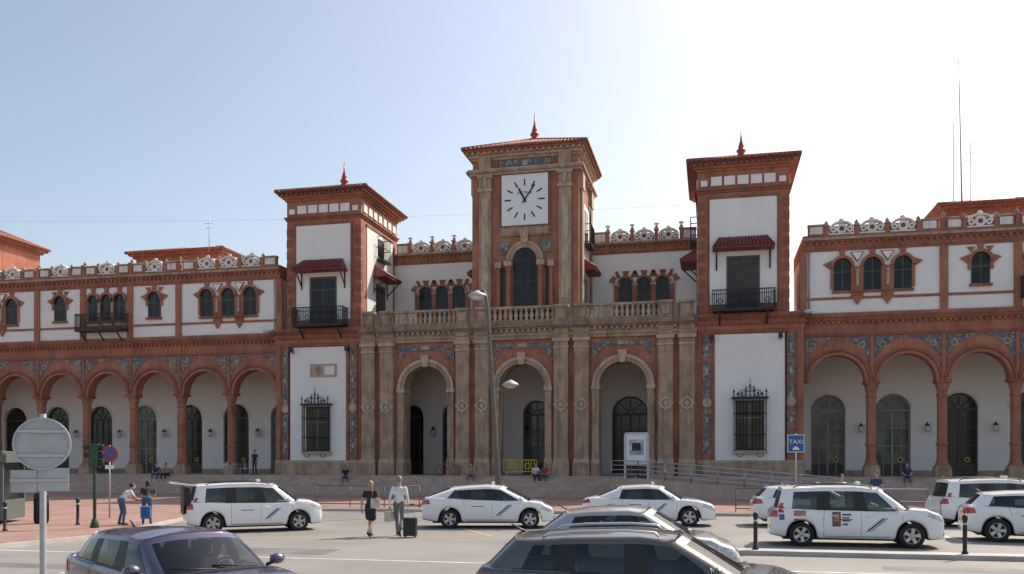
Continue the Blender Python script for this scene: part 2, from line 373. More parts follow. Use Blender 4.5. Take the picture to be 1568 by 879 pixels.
for s in (-1,1):
    X0,X1=sorted((s*17.6,s*45.6))
    for k in range(8):
        x=s*(17.6+4*k)
        if k: column(x,WY)
    for k in range(7):
        c=s*(19.6+4*k)
        W_.spandrel(c,1.60,7.12,10.0,WY,WY+.75,BRICK,hw=2.0)
        W_.ring(c,7.12,1.60,1.80,WY-.07,WY+.001,BRICK)
        W_.ring(c,7.12,1.84,1.97,WY-.12,WY-.002,BRICKD)
        T_.spandrel(c,1.84,7.9,9.82,WY-.03,WY-.001,TILE,n=12)
        W_.box(c-2,c-1.90,WY-.06,WY-.002,7.35,9.9,BRICK); W_.box(c+1.90,c+2,WY-.06,WY-.002,7.35,9.9,BRICK)
        for q in (-1,1):
            T_.disc(c+q*1.42,9.32,.2,WY-.06,WY-.031,STONEL,14); T_.disc(c+q*1.42,9.32,.14,WY-.08,WY-.061,TILE,12)
    for z0,z1,pr,m in ((9.9,10.05,.10,BRICKD),(10.05,10.75,.03,BRICK),(10.75,10.87,.14,BRICKD),(10.87,10.98,.24,BRICK),(10.98,11.1,.36,BRICKD),(11.1,11.3,.2,BRICK)):
        W_.box(X0,X1,WY-pr,WY+.75,z0,z1,m)
    xd=X0
    while xd<X1:
        W_.box(xd,xd+.13,WY-.20,WY-.031,10.62,10.749,BRICK); xd+=.33
    W_.box(X0,X1,WY,63,11.3,15.1,WHITE)
    for z0,z1,pr,m in ((15.1,15.3,.06,BRICKD),(15.3,15.62,.03,BRICK),(15.62,15.76,.16,BRICKD),(15.76,15.92,.28,STONE),(15.92,16.1,.05,BRICK)):
        W_.box(X0,X1,WY-pr,63,z0,z1,m)
    xd=X0
    while xd<X1:
        W_.box(xd,xd+.14,WY-.15,WY-.031,15.45,15.619,BRICK); xd+=.36
    for a in [17.6,25.6,29.6,33.6,37.6,45.6]:
        x=s*a; W_.box(x-.22,x+.22,WY-.14,WY-.001,11.3,15.1,BRICK)
    # downpipe by the tower
    O_.tube([(s*17.95,WY-.12,15.1),(s*17.95,WY-.12,11.45)],.05,GALV,6)
    def sill_band(c,half): W_.box(c-half,c+half,WY-.05,WY-.001,12.12,12.28,BRICK)
    def single(c):
        sill_band(c,1.78)
        window_up(c,WY,12.75,14.1,.52)
        for q in (-1,1):
            W_.box(c+q*.52,c+q*.70,WY-.101,WY-.001,13.6,14.1,BRICK)
            W_.prism([(c+q*.68,13.95),(c+q*1.15,14.3),(c+q*.60,14.5)],WY-.08,WY-.002,BRICK)
            W_.prism([(c+q*.3,14.95),(c+q*.75,14.95),(c+q*.5,14.65)],WY-.08,WY-.003,BRICK)
        W_.box(c-.62,c+.62,WY-.2,WY-.001,12.6,12.74,BRICKD)
    def triple(c,sp,half):
        sill_band(c,half)
        for i in (-1,0,1):
            window_up(c+i*sp,WY,12.65,14.1,.52 if sp>1.3 else .46)
        for q in (-1,1):
            W_.prism([(c+q*(sp+.68),13.95),(c+q*(sp+1.12),14.3),(c+q*(sp+.60),14.5)],WY-.08,WY-.002,BRICK)
            W_.box(c+q*sp+q*.52,c+q*sp+q*.68,WY-.101,WY-.001,12.75,14.1,BRICK)
            m_=c+q*sp/2; ww=max(.15,sp-1.04)
            W_.box(m_-ww/2,m_+ww/2,WY-.102,WY-.001,12.3,14.1,BRICK)
            W_.lathe([(.12,0),(.1,.1),(.09,.9),(.14,1.0)],(m_,WY-.16,12.9),STONEL,8)
            W_.prism([(m_-.36,12.28),(m_+.36,12.28),(m_,11.75)],WY-.13,WY-.003,BRICK)
            if sp>1.3:
                W_.prism([(m_-.40,14.98),(m_+.40,14.98),(m_,14.36)],WY-.11,WY-.004,BRICK)
                W_.prism([(m_-.31,14.93),(m_+.31,14.93),(m_,14.47)],WY-.125,WY-.1101,WHITE)
        W_.box(c-sp-.6,c+sp+.6,WY-.19,WY-.001,12.5,12.64,BRICKD)
    triple(s*21.6,1.72,3.78); single(s*27.6); triple(s*31.6,1.12,1.78); single(s*35.6); triple(s*41.6,1.72,3.78)
    z=16.1
    for c,half in ((21.6,3.8),(41.6,3.8)):
        c*=s
        par_rect(c-half+.1,c-2.75,WY,z); par_rect(c+2.75,c+half-.1,WY,z)
        for i in (-1,0,1): par_circ(c+i*1.75,WY,z)
        for i in (-2.62,-.875,.875,2.62): par_post(c+i,WY,z,.62)
    for c in (27.6,31.6,35.6):
        c*=s
        par_rect(c-1.85,c-.95,WY,z); par_rect(c+.95,c+1.85,WY,z); par_circ(c,WY,z)
        for i in (-.86,.86): par_post(c+i,WY,z,.62)
    for a in [25.6,29.6,33.6,37.6,45.6]: par_post(s*a,WY,z,.75)
    c=s*31.6
    I_.box(c-1.9,c+1.9,WY-1.1,WY-.15,11.75,11.95,IRON)
    for q in (-1.5,0,1.5): I_.tube([(c+q,WY-.1,10.9),(c+q,WY-.5,11.3),(c+q,WY-1.0,11.75)],.06,IRON,5)
    I_.tube([(c-1.9,WY-.1,13.0),(c-1.9,WY-1.08,13.0),(c+1.9,WY-1.08,13.0),(c+1.9,WY-.1,13.0)],.04,IRON,5,False)
    for i in range(32):
        x=c-1.9+3.8*i/31; I_.tube([(x,WY-1.08,11.95),(x,WY-1.08,13.0)],.022,IRON,4,False)
    for i in range(9):
        for q in (-1.9,1.9): I_.tube([(c+q,WY-.1-.11*i,11.95),(c+q,WY-.1-.11*i,13.0)],.022,IRON,4,False)
    a0,a1=sorted((s*28.0,s*35.9))
    W_.box(a0,a1,66,73,10,17.9,WHITE); W_.box(a0-.05,a1+.05,65.95,73.05,17.9,19.5,BRICK)
    for i in range(9):
        x=a0+.5+(a1-a0-1.0)*i/8; W_.box(x-.3,x+.3,65.9,65.94,18.7,19.2,WHITE)
    cornice(a0,a1,66,73,19.5,[(.25,.2),(.5,.2)],BRICKD,W_)
    tiled_roof(a0-.7,a1+.7,65.3,73.7,19.9,21.1,sp=.3,ridge=1.5)
    a0,a1=sorted((s*45.62,s*52))
    W_.box(a0,a1,56,66,P,20.4,BRICK); W_.box(a0+.6,a1-.6,55.95,55.99,12,18.6,WHITE); W_.box(a0+1,a1-1,55.95,55.99,P+1,10,WHITE)
    cornice(a0,a1,56,66,20.4,[(.2,.2),(.45,.2)],BRICKD,W_)
    tiled_roof(a0-.6,a1+.6,55.4,66.6,20.8,22.6,sp=.3)
# ---- corner towers
def tower(s):
    cx=s*14.0; x0,x1=cx-2.75,cx+2.75
    lo0,lo1=sorted((s*11.27,s*17.58))
    W_.box(lo0,lo1,56,61.0,P,10.4,BRICK)
    S_.box(lo0-.08,lo1+.08,55.88,56.5,P,2.15,STONE); S_.box(lo0-.03,lo1+.03,55.92,56.3,2.15,2.3,STONEL)
    c=s*14.4
    W_.box(c-2.1,c+2.1,55.95,55.999,2.3,10.12,WHITE)
    for q in (-1,1):
        W_.box(c+q*2.1,c+q*2.22,55.9,55.999,2.3,10.2,BRICKD)
    W_.box(c-2.22,c+2.22,55.88,55.999,10.2,10.32,BRICKD)
    for q in (11.82,16.85):
        q*=s
        for j in range(5):
            z=2.7+j*1.5
            T_.box(q-.26,q+.26,55.96,55.999,z,z+1.32,TILE); T_.box(q-.08,q+.08,55.93,55.959,z+.45,z+.8,STONEL)
        W_.box(q-.36,q-.27,55.9,55.999,2.4,10.3,BRICKD); W_.box(q+.27,q+.36,55.9,55.999,2.4,10.3,BRICKD)
        T_.disc(q,5.9,.3,55.92,55.958,STONEL,16)
    D_.box(c-.85,c+.85,55.90,55.948,2.95,6.0,WOOD); D_.box(c-.72,c+.72,55.88,55.899,3.1,5.85,GLASSB)
    D_.box(c-.05,c+.05,55.86,55.879,3.1,5.85,BRONZE)
    for z in (3.9,4.9): D_.box(c-.72,c+.72,55.861,55.879,z,z+.06,BRONZE)
    S_.box(c-1.05,c+1.05,55.5,55.948,2.72,2.88,STONEL)
    for i in range(11):
        x=c-.95+1.9*i/10; I_.tube([(x,55.45,2.9),(x,55.45,6.1)],.022,IRON,4,False)
    for z in (2.95,3.9,5.2,6.1):
        I_.tube([(c-.95,55.9,z),(c-.95,55.45,z),(c+.95,55.45,z),(c+.95,55.9,z)],.03,IRON,4,False)
    for i in range(4):
        for q in (-.95,.95): I_.tube([(c+q,55.5+.12*i,2.9),(c+q,55.5+.12*i,6.1)],.02,IRON,4,False)
    I_.box(c-1.1,c+1.1,55.4,55.94,6.1,6.2,IRON)
    for i,hh in ((-4,.55),(-3,.3),(-2,.35),(-1,.7),(0,1.15),(1,.7),(2,.35),(3,.3),(4,.55)):
        x=c+i*.24; I_.tube([(x,55.45,6.2),(x,55.45,6.2+hh)],[.035,.015],IRON,5); I_.ell((x,55.45,6.2+hh*.6),(.07,.03,.09),IRON,6,4)
    for q in (-1,1):
        I_.ring(c+q*.45,6.42,.17,.21,55.43,55.47,IRON,0,2*pi,12); I_.ring(c+q*.15,6.65,.12,.16,55.43,55.47,IRON,0,2*pi,12)
        I_.ring(c+q*.6,2.72,.18,.22,55.43,55.47,IRON,pi,2*pi,8)
    z=10.4
    for pr,h,m in ((.05,.3,BRICK),(.18,.12,BRICKD),(.1,.2,BRICK),(.3,.12,BRICKD),(.42,.12,BRICKD),(.25,.14,BRICK)):
        W_.box(lo0-pr,lo1+pr,56-pr,61.2,z,z+h,m); z+=h
    W_.box(x0,x1,56,63,z,20.3,BRICK)
    W_.box(cx-2.02,cx+2.02,55.94,55.999,12.0,18.55,WHITE)
    W_.box(cx-2.14,cx+2.14,55.9,55.998,18.55,18.7,BRICKD)
    for q in (-1,1): W_.box(cx+q*2.02,cx+q*2.13,55.9,55.999,11.4,18.55,BRICKD)
    for q in (-1,1):
        for j in range(9):
            z_=11.5+j*.8; W_.box(cx+q*2.3,cx+q*2.765,55.98,56.4,z_,z_+.5,BRICKD)
    D_.box(cx-1.0,cx+1.0,55.9,55.939,11.6,14.95,WINF); D_.box(cx-.88,cx-.05,55.87,55.899,12.3,14.0,GLASSD); D_.box(cx+.05,cx+.88,55.87,55.899,12.3,14.0,GLASSD)
    D_.box(cx-.88,cx-.05,55.87,55.899,14.1,14.8,GLASSD); D_.box(cx+.05,cx+.88,55.87,55.899,14.1,14.8,GLASSD)
    D_.box(cx-.88,cx-.05,55.87,55.899,11.6,12.2,GLASSD); D_.box(cx+.05,cx+.88,55.87,55.899,11.6,12.2,GLASSD)
    if s>0:
        for j in range(22): D_.box(cx-.88,cx+.88,55.845,55.869,12.35+j*.11,12.35+j*.11+.05,WINF)
    I_.box(cx-1.85,cx+1.85,54.9,55.9,11.42,11.58,IRON)
    for q in (-1.4,1.4): I_.tube([(cx+q,55.9,10.7),(cx+q,55.5,11.0),(cx+q,55.0,11.42)],.06,IRON,5)
    I_.tube([(cx-1.85,55.95,12.7),(cx-1.85,54.92,12.7),(cx+1.85,54.92,12.7),(cx+1.85,55.95,12.7)],.04,IRON,5,False)
    I_.tube([(cx-1.85,55.95,12.45),(cx-1.85,54.92,12.45),(cx+1.85,54.92,12.45),(cx+1.85,55.95,12.45)],.025,IRON,5,False)
    for i in range(30):
        x=cx-1.85+3.7*i/29; I_.tube([(x,54.92,11.58),(x,54.92,12.7)],.022,IRON,4,False)
    for i in range(8):
        for q in (-1.85,1.85): I_.tube([(cx+q,55.0+.12*i,11.58),(cx+q,55.0+.12*i,12.7)],.022,IRON,4,False)
    for i in range(5):
        x=cx-1.4+.7*i; I_.ring(x,12.02,.13,.17,54.9,54.94,IRON,0,2*pi,10)
    def canopy(M):
        R_.add([(-1.85,-1.05,15.35),(1.85,-1.05,15.35),(1.45,0,16.1),(-1.45,0,16.1),(-1.85,-1.05,15.25),(1.85,-1.05,15.25),(1.85,0,15.25),(-1.85,0,15.25)],[(0,1,2,3),(4,7,6,5),(0,4,5,1),(1,5,6,2),(0,3,7,4)],ROOFD,M=M)
        for i in range(17):
            x=-1.76+3.52*i/16; R_.tube([(x,-1.1,15.38),(x*.8,0,16.12)],.075,ROOFD,6,M=M)
        for q in (-1.6,1.6):
            R_.tube([(q,0,14.3),(q,-.45,14.75),(q,-.95,15.25)],.05,WOOD,5,M=M); R_.tube([(q,-.02,14.1),(q,-.02,15.25)],.05,WOOD,5,M=M)
    canopy(Matrix.Translation((cx,55.93,0)))
    sx=-s; xs=cx+sx*2.75
    W_.box(xs,xs+sx*.05,57.0,62.0,11.9,18.55,WHITE)
    W_.box(xs,xs+sx*.1,56.9,62.1,18.55,18.7,BRICKD)
    canopy(Matrix.Translation((xs+sx*.05,59.5,0))@Matrix.Rotation(sx*pi/2,4,'Z')@Matrix.Scale(.8,4,(1,0,0)))
    D_.box(xs+sx*.051,xs+sx*.09,58.6,60.4,11.8,14.9,WINF); D_.box(xs+sx*.091,xs+sx*.11,58.75,59.45,12.0,14.7,GLASSD); D_.box(xs+sx*.091,xs+sx*.11,59.55,60.25,12.0,14.7,GLASSD)
    D_.box(xs+sx*.051,xs+sx*.09,59.0,60.2,16.9,18.2,GLASSD)
    for i in range(7): I_.tube([(xs+sx*.5,58.85+.24*i,16.7),(xs+sx*.5,58.85+.24*i,18.3)],.022,IRON,4,False)
    for z_ in (16.7,17.5,18.3): I_.tube([(xs,58.8,z_),(xs+sx*.5,58.8,z_),(xs+sx*.5,60.35,z_),(xs,60.35,z_)],.03,IRON,4,False)
    I_.box(xs,xs+sx*.55,58.75,60.4,16.55,16.66,IRON)
    cornice(x0,x1,56,63,18.95,[(.08,.14),(.16,.1)],BRICKD,W_)
    for i in range(-2,3):
        W_.box(cx+i*.80-.33,cx+i*.80+.33,55.93,55.999,19.4,19.95,WHITE)
    for q in (-1,1): W_.box(cx+q*2.35-.2,cx+q*2.35+.2,55.93,55.999,19.4,19.75,WHITE)
    for i in range(7):
        y=56.7+i*.93
        for sd_ in (-1,1):
            W_.box(cx+sd_*2.75,cx+sd_*2.82,y-.3,y+.3,19.4,19.95,WHITE)
    cornice(x0,x1,56,63,20.3,[(.1,.15),(.25,.15),(.45,.15)],BRICK,W_)
    z=20.75
    xk=x0-.4
    while xk<x1+.4:
        W_.box(xk,xk+.12,55.42,55.56,z-.16,z-.002,WOOD); xk+=.35
    R_.box(x0-.58,x1+.58,55.42,63.58,z,z+.1,ROOFD)
    tiled_roof(x0-.62,x1+.62,55.38,63.62,z+.1,22.25)
    pinnacle(cx,59.5,22.2,1.85)
tower(-1); tower(1)
S_.box(-14.95,-13.0,55.9,55.949,8.05,8.95,STONEL); S_.disc(-14.3,8.5,.25,55.86,55.899,STONE,18); S_.box(-13.9,-13.15,55.88,55.899,8.2,8.8,WHITED)
for s in (-1,1):
    a=17.4
    I_.tube([(s*a,55.6,11.0),(s*(a+.1),55.2,11.25),(s*(a+.3),54.9,11.25)],.04,STEEL,5); I_.ell((s*(a+.35),54.85,11.2),(.28,.2,.12),LAMPW,8,5)
    for b_ in (12.1,16.2):
        I_.tube([(s*b_,55.9,9.7),(s*b_,55.6,9.9)],.04,IRON,5); I_.box(s*b_-.13,s*b_+.13,55.45,55.65,9.75,10.05,IRON)
# ---- portico
for c in (-6.6,0,6.6):
    W_.box(c-2.05,c-1.55,56.02,57.2,P,7.1,BRICK); W_.box(c+1.55,c+2.05,56.02,57.2,P,7.1,BRICK)
    W_.spandrel(c,1.55,7.1,10.2,56.02,57.2,BRICK,hw=2.05)
    for q in (-1,1):
        S_.box(c+q*1.54,c+q*1.98,55.86,57.25,2.4,6.85,STONE)
        S_.box(c+q*1.48,c+q*2.04,55.80,57.3,6.85,7.1,STONEL)
        S_.box(c+q*1.48,c+q*2.05,55.76,57.3,P,2.1,STONE); S_.box(c+q*1.50,c+q*2.03,55.8,57.28,2.1,2.4,STONEL)
    S_.ring(c,7.1,1.53,1.78,55.86,57.22,STONE,n=26); S_.ring(c,7.1,1.78,1.98,55.80,56.019,STONEL,n=26)
    S_.prism([(c-.16,8.55),(c+.16,8.55),(c+.3,9.35),(c-.3,9.35)],55.66,56.0,STONEL)
    T_.spandrel(c,2.0,7.95,10.1,55.97,56.019,BRICK,n=16)
    for q in (-1,1):
        T_.prism([(c+q*1.98,9.05),(c+q*1.98,9.62),(c+q*1.30,9.62),(c+q*1.62,9.15)],55.93,55.969,TILE)
    T_.box(c-1.95,c+1.95,55.95,55.968,9.66,9.98,TILE)
    S_.box(c-.3,c+.3,55.9,55.949,9.7,9.95,STONEL)
for a,b in ((-11.25,-8.65),(-4.55,-2.05),(2.05,4.55),(8.65,11.25)):
    W_.box(a,b,56,57.2,P,10.2,BRICK)
    m_=(a+b)/2
    for q in (-.66,.66):
        x=m_+q
        S_.box(x-.46,x+.46,55.66,55.999,2.4,9.55,STONE)
        S_.box(x-.55,x+.55,55.55,55.99,P,2.15,STONE); S_.box(x-.5,x+.5,55.6,55.99,2.15,2.4,STONEL)
        S_.box(x-.34,x-.30,55.625,55.659,2.7,9.2,STONEL); S_.box(x+.30,x+.34,55.625,55.659,2.7,9.2,STONEL)
        S_.box(x-.30,x+.30,55.625,55.659,2.7,2.74,STONEL); S_.box(x-.3,x+.3,55.625,55.659,9.16,9.2,STONEL)
        S_.ring(x,5.9,.24,.40,55.58,55.658,STONEL,0,2*pi,18); S_.disc(x,5.9,.16,55.6,55.658,STONEL,12)
        for dx,dz in ((.40,0),(-.40,0),(0,.40),(0,-.40)): S_.box(x+dx-.08,x+dx+.08,55.6,55.658,5.9+dz-.08,5.9+dz+.08,STONEL)
        S_.box(x-.5,x+.5,55.6,55.999,9.55,9.68,STONEL); S_.box(x-.46,x+.46,55.64,55.999,9.68,9.98,STONE)
        S_.box(x-.56,x+.56,55.52,55.999,9.98,10.2,STONEL)
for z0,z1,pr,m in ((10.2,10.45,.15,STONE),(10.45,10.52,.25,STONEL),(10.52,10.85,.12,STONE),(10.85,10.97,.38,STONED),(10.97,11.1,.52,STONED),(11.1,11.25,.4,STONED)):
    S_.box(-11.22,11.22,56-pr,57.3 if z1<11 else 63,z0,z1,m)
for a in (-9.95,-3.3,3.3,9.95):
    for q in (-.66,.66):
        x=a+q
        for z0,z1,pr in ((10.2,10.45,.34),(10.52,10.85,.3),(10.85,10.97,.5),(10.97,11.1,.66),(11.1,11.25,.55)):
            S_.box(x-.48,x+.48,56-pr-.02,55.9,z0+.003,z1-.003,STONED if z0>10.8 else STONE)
xd=-11.1
while xd<11.1:
    S_.box(xd,xd+.16,55.7,55.879,10.70,10.848,STONEL); xd+=.36
BALP=[(.16,0),(.16,.06),(.09,.1),(.14,.28),(.15,.36),(.08,.55),(.07,.62),(.13,.7),(.15,.76)]
peds=[a+q for a in (-9.95,-3.3,3.3,9.95) for q in (-.66,.66)]
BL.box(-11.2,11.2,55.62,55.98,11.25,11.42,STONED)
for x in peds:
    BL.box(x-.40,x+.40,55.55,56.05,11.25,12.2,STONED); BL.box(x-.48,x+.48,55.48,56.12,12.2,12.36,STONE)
    BL.box(x-.24,x+.24,55.52,55.549,11.5,12.05,STONE)
for a,b in [(-9.0,-4.45),(-2.2,2.2),(4.45,9.0)]:
    n=int((b-a)/.34)
    for i in range(n+1):
        x=a+.1+(b-a-.2)*i/n; BL.lathe(BALP,(x,55.8,11.42),STONEL if i%3 else STONE,7)
    BL.box(a-.2,b+.2,55.6,56.0,12.18,12.33,STONE)
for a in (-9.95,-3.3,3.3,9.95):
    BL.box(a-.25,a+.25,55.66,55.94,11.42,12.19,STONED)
for s in (-1,1):
    x0,x1=sorted((s*3.7,s*11.3))
    W_.box(x0,x1,62.5,70,10.2,17.0,WHITE)
    for z0,z1,pr,m in ((17.0,17.2,.05,BRICKD),(17.2,17.55,.03,BRICK),(17.55,17.68,.15,BRICKD),(17.68,17.82,.25,STONE)):
        W_.box(x0,x1,62.5-pr,70,z0,z1,m)
    xd=x0
    while xd<x1-.1:
        W_.box(xd,xd+.14,62.38,62.469,17.36,17.549,BRICK); xd+=.36
    c=s*7.45
    for i in (-1,0,1):
        x=c+i*1.3
        D_.prism([(x-.47,12.6),(x+.47,12.6)]+[(x+.47*math.cos(pi*j/10),14.8+.47*math.sin(pi*j/10)) for j in range(11)],62.46,62.499,GLASSD)
        D_.box(x-.03,x+.03,62.44,62.459,12.6,15.2,WINF); D_.box(x-.47,x+.47,62.44,62.459,14.0,14.06,WINF)
        W_.ring(x,14.8,.47,.62,62.34,62.499,BRICK,n=12)
        W_.prism([(x-.12,15.38),(x+.12,15.38),(x+.24,15.75),(x-.24,15.75)],62.38,62.498,BRICKD)
        for q in (-1,1): W_.prism([(x+q*.34,15.3),(x+q*.62,15.3),(x+q*.75,15.75),(x+q*.55,15.75)],62.39,62.497,BRICKD)
    for i in (-1.95,-.65,.65,1.95):
        W_.box(c+i-.17,c+i+.17,62.36,62.499,12.4,14.7,BRICK); W_.box(c+i-.21,c+i+.21,62.33,62.5,14.7,14.86,STONEL)
    for q in (-1,1):
        W_.prism([(c+q*2.1,14.9),(c+q*2.5,15.05),(c+q*2.2,15.45),(c+q*1.95,15.3)],62.40,62.498,BRICK)
    z=17.82
    par_rect(c-3.6,c-2.65,62.5,z,.7); par_rect(c+2.65,c+3.6,62.5,z,.7)
    for i in (-1,0,1): par_circ(c+i*1.7,62.5,z+.02,1.0)
    for i in (-2.58,-.85,.85,2.58):
        par_post(c+i,62.5,z,.85,True)
        S_.ell((c+i,62.66,z+1.22),(.2,.1,.1),WHITED,8,5)
# ---- central clock tower
y0=57.0
W_.box(-3.6,3.6,y0,63.4,11.2,22.4,BRICK)
for q in (-1,1):
    S_.box(q*2.3,q*3.12,y0-.22,y0-.001,11.3,20.3,STONE); S_.box(q*2.2,q*3.22,y0-.30,y0-.001,11.3,12.3,STONE)
    S_.box(q*2.48,q*2.94,y0-.25,y0-.2201,13.0,19.8,STONEL)
    S_.box(q*2.22,q*3.2,y0-.3,y0-.002,20.3,20.5,STONEL); S_.box(q*2.3,q*3.12,y0-.24,y0-.002,20.5,21.2,STONE); S_.box(q*2.2,q*3.22,y0-.34,y0-.001,21.2,21.4,STONEL)
    S_.box(q*2.3,q*3.12,y0-.28,y0-.001,21.8,22.6,STONE)
    S_.lathe([(.1,0),(.16,.25),(.1,.5),(.18,.8)],(q*2.71,y0-.26,20.45),STONEL,8)
    for yy in (y0+.5,y0+4.9):
        S_.box(q*3.6,q*3.78,yy,yy+.8,11.3,20.3,STONE); S_.box(q*3.6,q*3.84,yy-.08,yy+.88,20.3,21.4,STONEL)
    W_.box(q*3.6,q*3.66,y0+1.6,y0+4.6,12.5,19.8,WHITE)
    D_.box(q*3.661,q*3.70,y0+2.4,y0+3.8,17.0,19.4,GLASSD); D_.box(q*3.661,q*3.70,y0+2.4,y0+3.8,12.2,14.8,GLASSD)
    for i in range(7): I_.tube([(q*4.1,y0+2.2+.3*i,17.2),(q*4.1,y0+2.2+.3*i,18.4)],.022,IRON,4,False)
    I_.box(q*3.66,q*4.15,y0+2.1,y0+4.1,16.95,17.1,IRON)
    for z_ in (17.2,18.4): I_.tube([(q*3.66,y0+2.2,z_),(q*4.1,y0+2.2,z_),(q*4.1,y0+4.0,z_),(q*3.66,y0+4.0,z_)],.03,IRON,4,False)
    I_.tube([(q*4.0,y0+2.1,19.5),(q*4.1,y0+2.1,18.4)],.05,IRON,4)
    R_.add([(q*3.66,y0+1.9,15.9),(q*3.66,y0+4.3,15.9),(q*4.5,y0+4.4,15.3),(q*4.5,y0+1.8,15.3),(q*3.66,y0+1.9,15.2),(q*3.66,y0+4.3,15.2),(q*4.5,y0+4.4,15.2),(q*4.5,y0+1.8,15.2)],[(0,1,2,3),(4,5,6,7),(0,3,7,4),(1,2,6,5),(3,2,6,7)],ROOFD)
    for i in range(9): R_.tube([(q*4.55,y0+1.85+i*.31,15.33),(q*3.66,y0+1.95+i*.29,15.93)],.075,ROOFD,6)
S_.box(-1.72,1.72,y0-.12,y0-.001,17.25,17.85,STONED)
for i in (-1.15,0,1.15): S_.box(i-.42,i+.42,y0-.14,y0-.1201,17.35,17.75,STONE)
S_.prism([(-.2,16.75),(.2,16.75),(.3,17.6),(-.3,17.6)],y0-.3,y0-.13,STONEL)
S_.ell((0,y0-.3,17.25),(.16,.1,.3),STONEL,8,6)
S_.ring(0,15.65,.80,1.10,y0-.16,y0-.001,STONE,n=20); S_.ring(0,15.65,1.10,1.24,y0-.2,y0-.001,STONEL,n=20)
D_.prism([(-.8,11.3),(.8,11.3)]+[(.8*math.cos(pi*i/16),15.65+.8*math.sin(pi*i/16)) for i in range(17)],y0-.05,y0-.002,GLASSD)
for i in (-.27,.27): D_.box(i-.025,i+.025,y0-.07,y0-.051,11.3,16.2,WOOD)
for z_ in (12.9,14.2,15.6): D_.box(-.8,.8,y0-.072,y0-.051,z_,z_+.06,WOOD)
for q in (-1,1):
    D_.box(q*1.38,q*1.66,y0-.04,y0-.002,12.2,15.2,GLASSD)
    S_.lathe([(.2,0),(.2,.15),(.15,.2),(.14,2.6),(.2,2.75),(.22,3.0)],(q*1.08,y0-.24,12.2),BRICK,10)
    S_.box(q*.85,q*1.35,y0-.46,y0-.001,15.2,15.55,STONEL); S_.box(q*.85,q*1.35,y0-.46,y0-.001,11.3,12.2,STONE)
    S_.lathe([(.17,0),(.15,.1),(.13,2.7),(.18,2.85)],(q*1.78,y0-.18,12.2),BRICK,8); S_.box(q*1.58,q*2.0,y0-.36,y0-.001,15.1,15.5,STONEL)
    T_.prism([(q*1.3,16.1),(q*1.75,16.1),(q*1.75,16.9),(q*.95,16.9)],y0-.06,y0-.002,TILE)
W_.box(-1.72,-1.62,y0-.1,y0-.001,17.9,21.5,BRICKD); W_.box(1.62,1.72,y0-.1,y0-.001,17.9,21.5,BRICKD)
def enta(z,lst):
    for pr,h,m in lst:
        S_.box(-3.6-pr,3.6+pr,y0-pr,63.4+pr,z,z+h,m); z+=h
    return z
enta(21.4,[(.22,.14,STONEL),(.38,.14,STONE),(.30,.12,STONEL)])
enta(22.4,[(.1,.2,STONE),(.25,.14,STONEL),(.4,.16,STONE),(.55,.16,BRICKD)])
T_.box(-1.75,1.75,y0-.06,y0-.001,21.86,22.36,TILE); S_.disc(0,22.1,.2,y0-.1,y0-.061,STONEL,14)
for q in (-1,1): W_.box(q*1.8,q*1.95,y0-.08,y0-.001,21.81,22.4,BRICKD)
xk=-3.95
while xk<4:
    S_.box(xk,xk+.14,y0-.52,y0-.401,22.78,22.898,STONEL); xk+=.4
tiled_roof(-4.22,4.22,y0-.62,64.02,23.08,24.75,sp=.26)
pinnacle(0,60.2,24.7,1.95)
CK=MB(); WF=mat('clock_face',(.82,.82,.80),.5,var=.01)
CK.box(-1.57,1.57,y0-.14,y0-.002,17.95,21.32,WF)
cz=19.62
for i in range(12):
    a=pi/2-i*pi/6
    M=Matrix.Translation((0,y0-.15,cz))@Matrix.Rotation(-a,4,'Y')
    CK.box(.94,1.36,-.01,.008,-.045,.045,BLACK,M=M)
for a,l0,l1,wd in ((pi/2-math.radians(35),-.25,1.18,.045),(pi/2+math.radians(27),-.2,.85,.06)):
    M=Matrix.Translation((0,y0-.165-(.01 if wd>.05 else 0),cz))@Matrix.Rotation(-a,4,'Y')
    CK.box(l0,l1,-.008,0,-wd,wd,BLACK,M=M)
CK.disc(0,cz,.1,y0-.19,y0-.141,BLACK,14)
def text(t,size,loc,rot,m,parent,name):
    cu=bpy.data.curves.new(name,'FONT'); cu.body=t; cu.size=size; cu.align_x='CENTER'; cu.align_y='CENTER'; cu.extrude=.003
    cu.materials.append(m); o=bpy.data.objects.new(name,cu); sc.collection.objects.link(o); o.location=loc; o.rotation_euler=rot; o.parent=parent; return o
text('FESTINA',.27,(0,y0-.146,cz+.45),(pi/2,0,0),BLACK,ST,'clock_lettering')
for mb,n in ((W_,'walls'),(S_,'stonework'),(T_,'glazed_tiles'),(D_,'windows_and_doors'),(R_,'roof_tiles'),(I_,'balcony_ironwork'),(C_,'arcade_columns'),(O_,'wall_lamps'),(BL,'balustrade'),(CK,'clock')):
    mb.obj(n,ST)
s_=MB()
for i in range(8):
    z1=P-.147*(i+1)
    s_.box(-60,60,54-.34*(i+1),54-.34*i-.001 if i else 53.999,.1,z1,STEP)
s_.obj('entrance_steps')
a=MB()
a.tube([(16.9,66,20),(16.7,66,30.2)],[.06,.03],GALV,5); a.tube([(17.6,66.5,20),(17.6,66.5,24.5)],.03,GALV,5)
a.tube([(16.5,66.5,20),(16.5,66.5,26)],.03,GALV,5)
for z in (23.2,23.7): a.tube([(17.2,66.5,z),(18.2,66.5,z)],.02,GALV,4)
for k in range(5): a.tube([(17.25+.2*k,66.2,23.7),(17.25+.2*k,66.8,23.7)],.015,GALV,4)
a.obj('radio_mast')
a=MB(); a.tube([(-40.5,65,19.5),(-40.5,65,22.3)],.03,GALV,5); a.tube([(-40.9,65,21.9),(-40.1,65,21.9)],.02,GALV,4); a.tube([(-40.8,65,21.5),(-40.2,65,21.5)],.02,GALV,4); a.obj('tv_antenna')
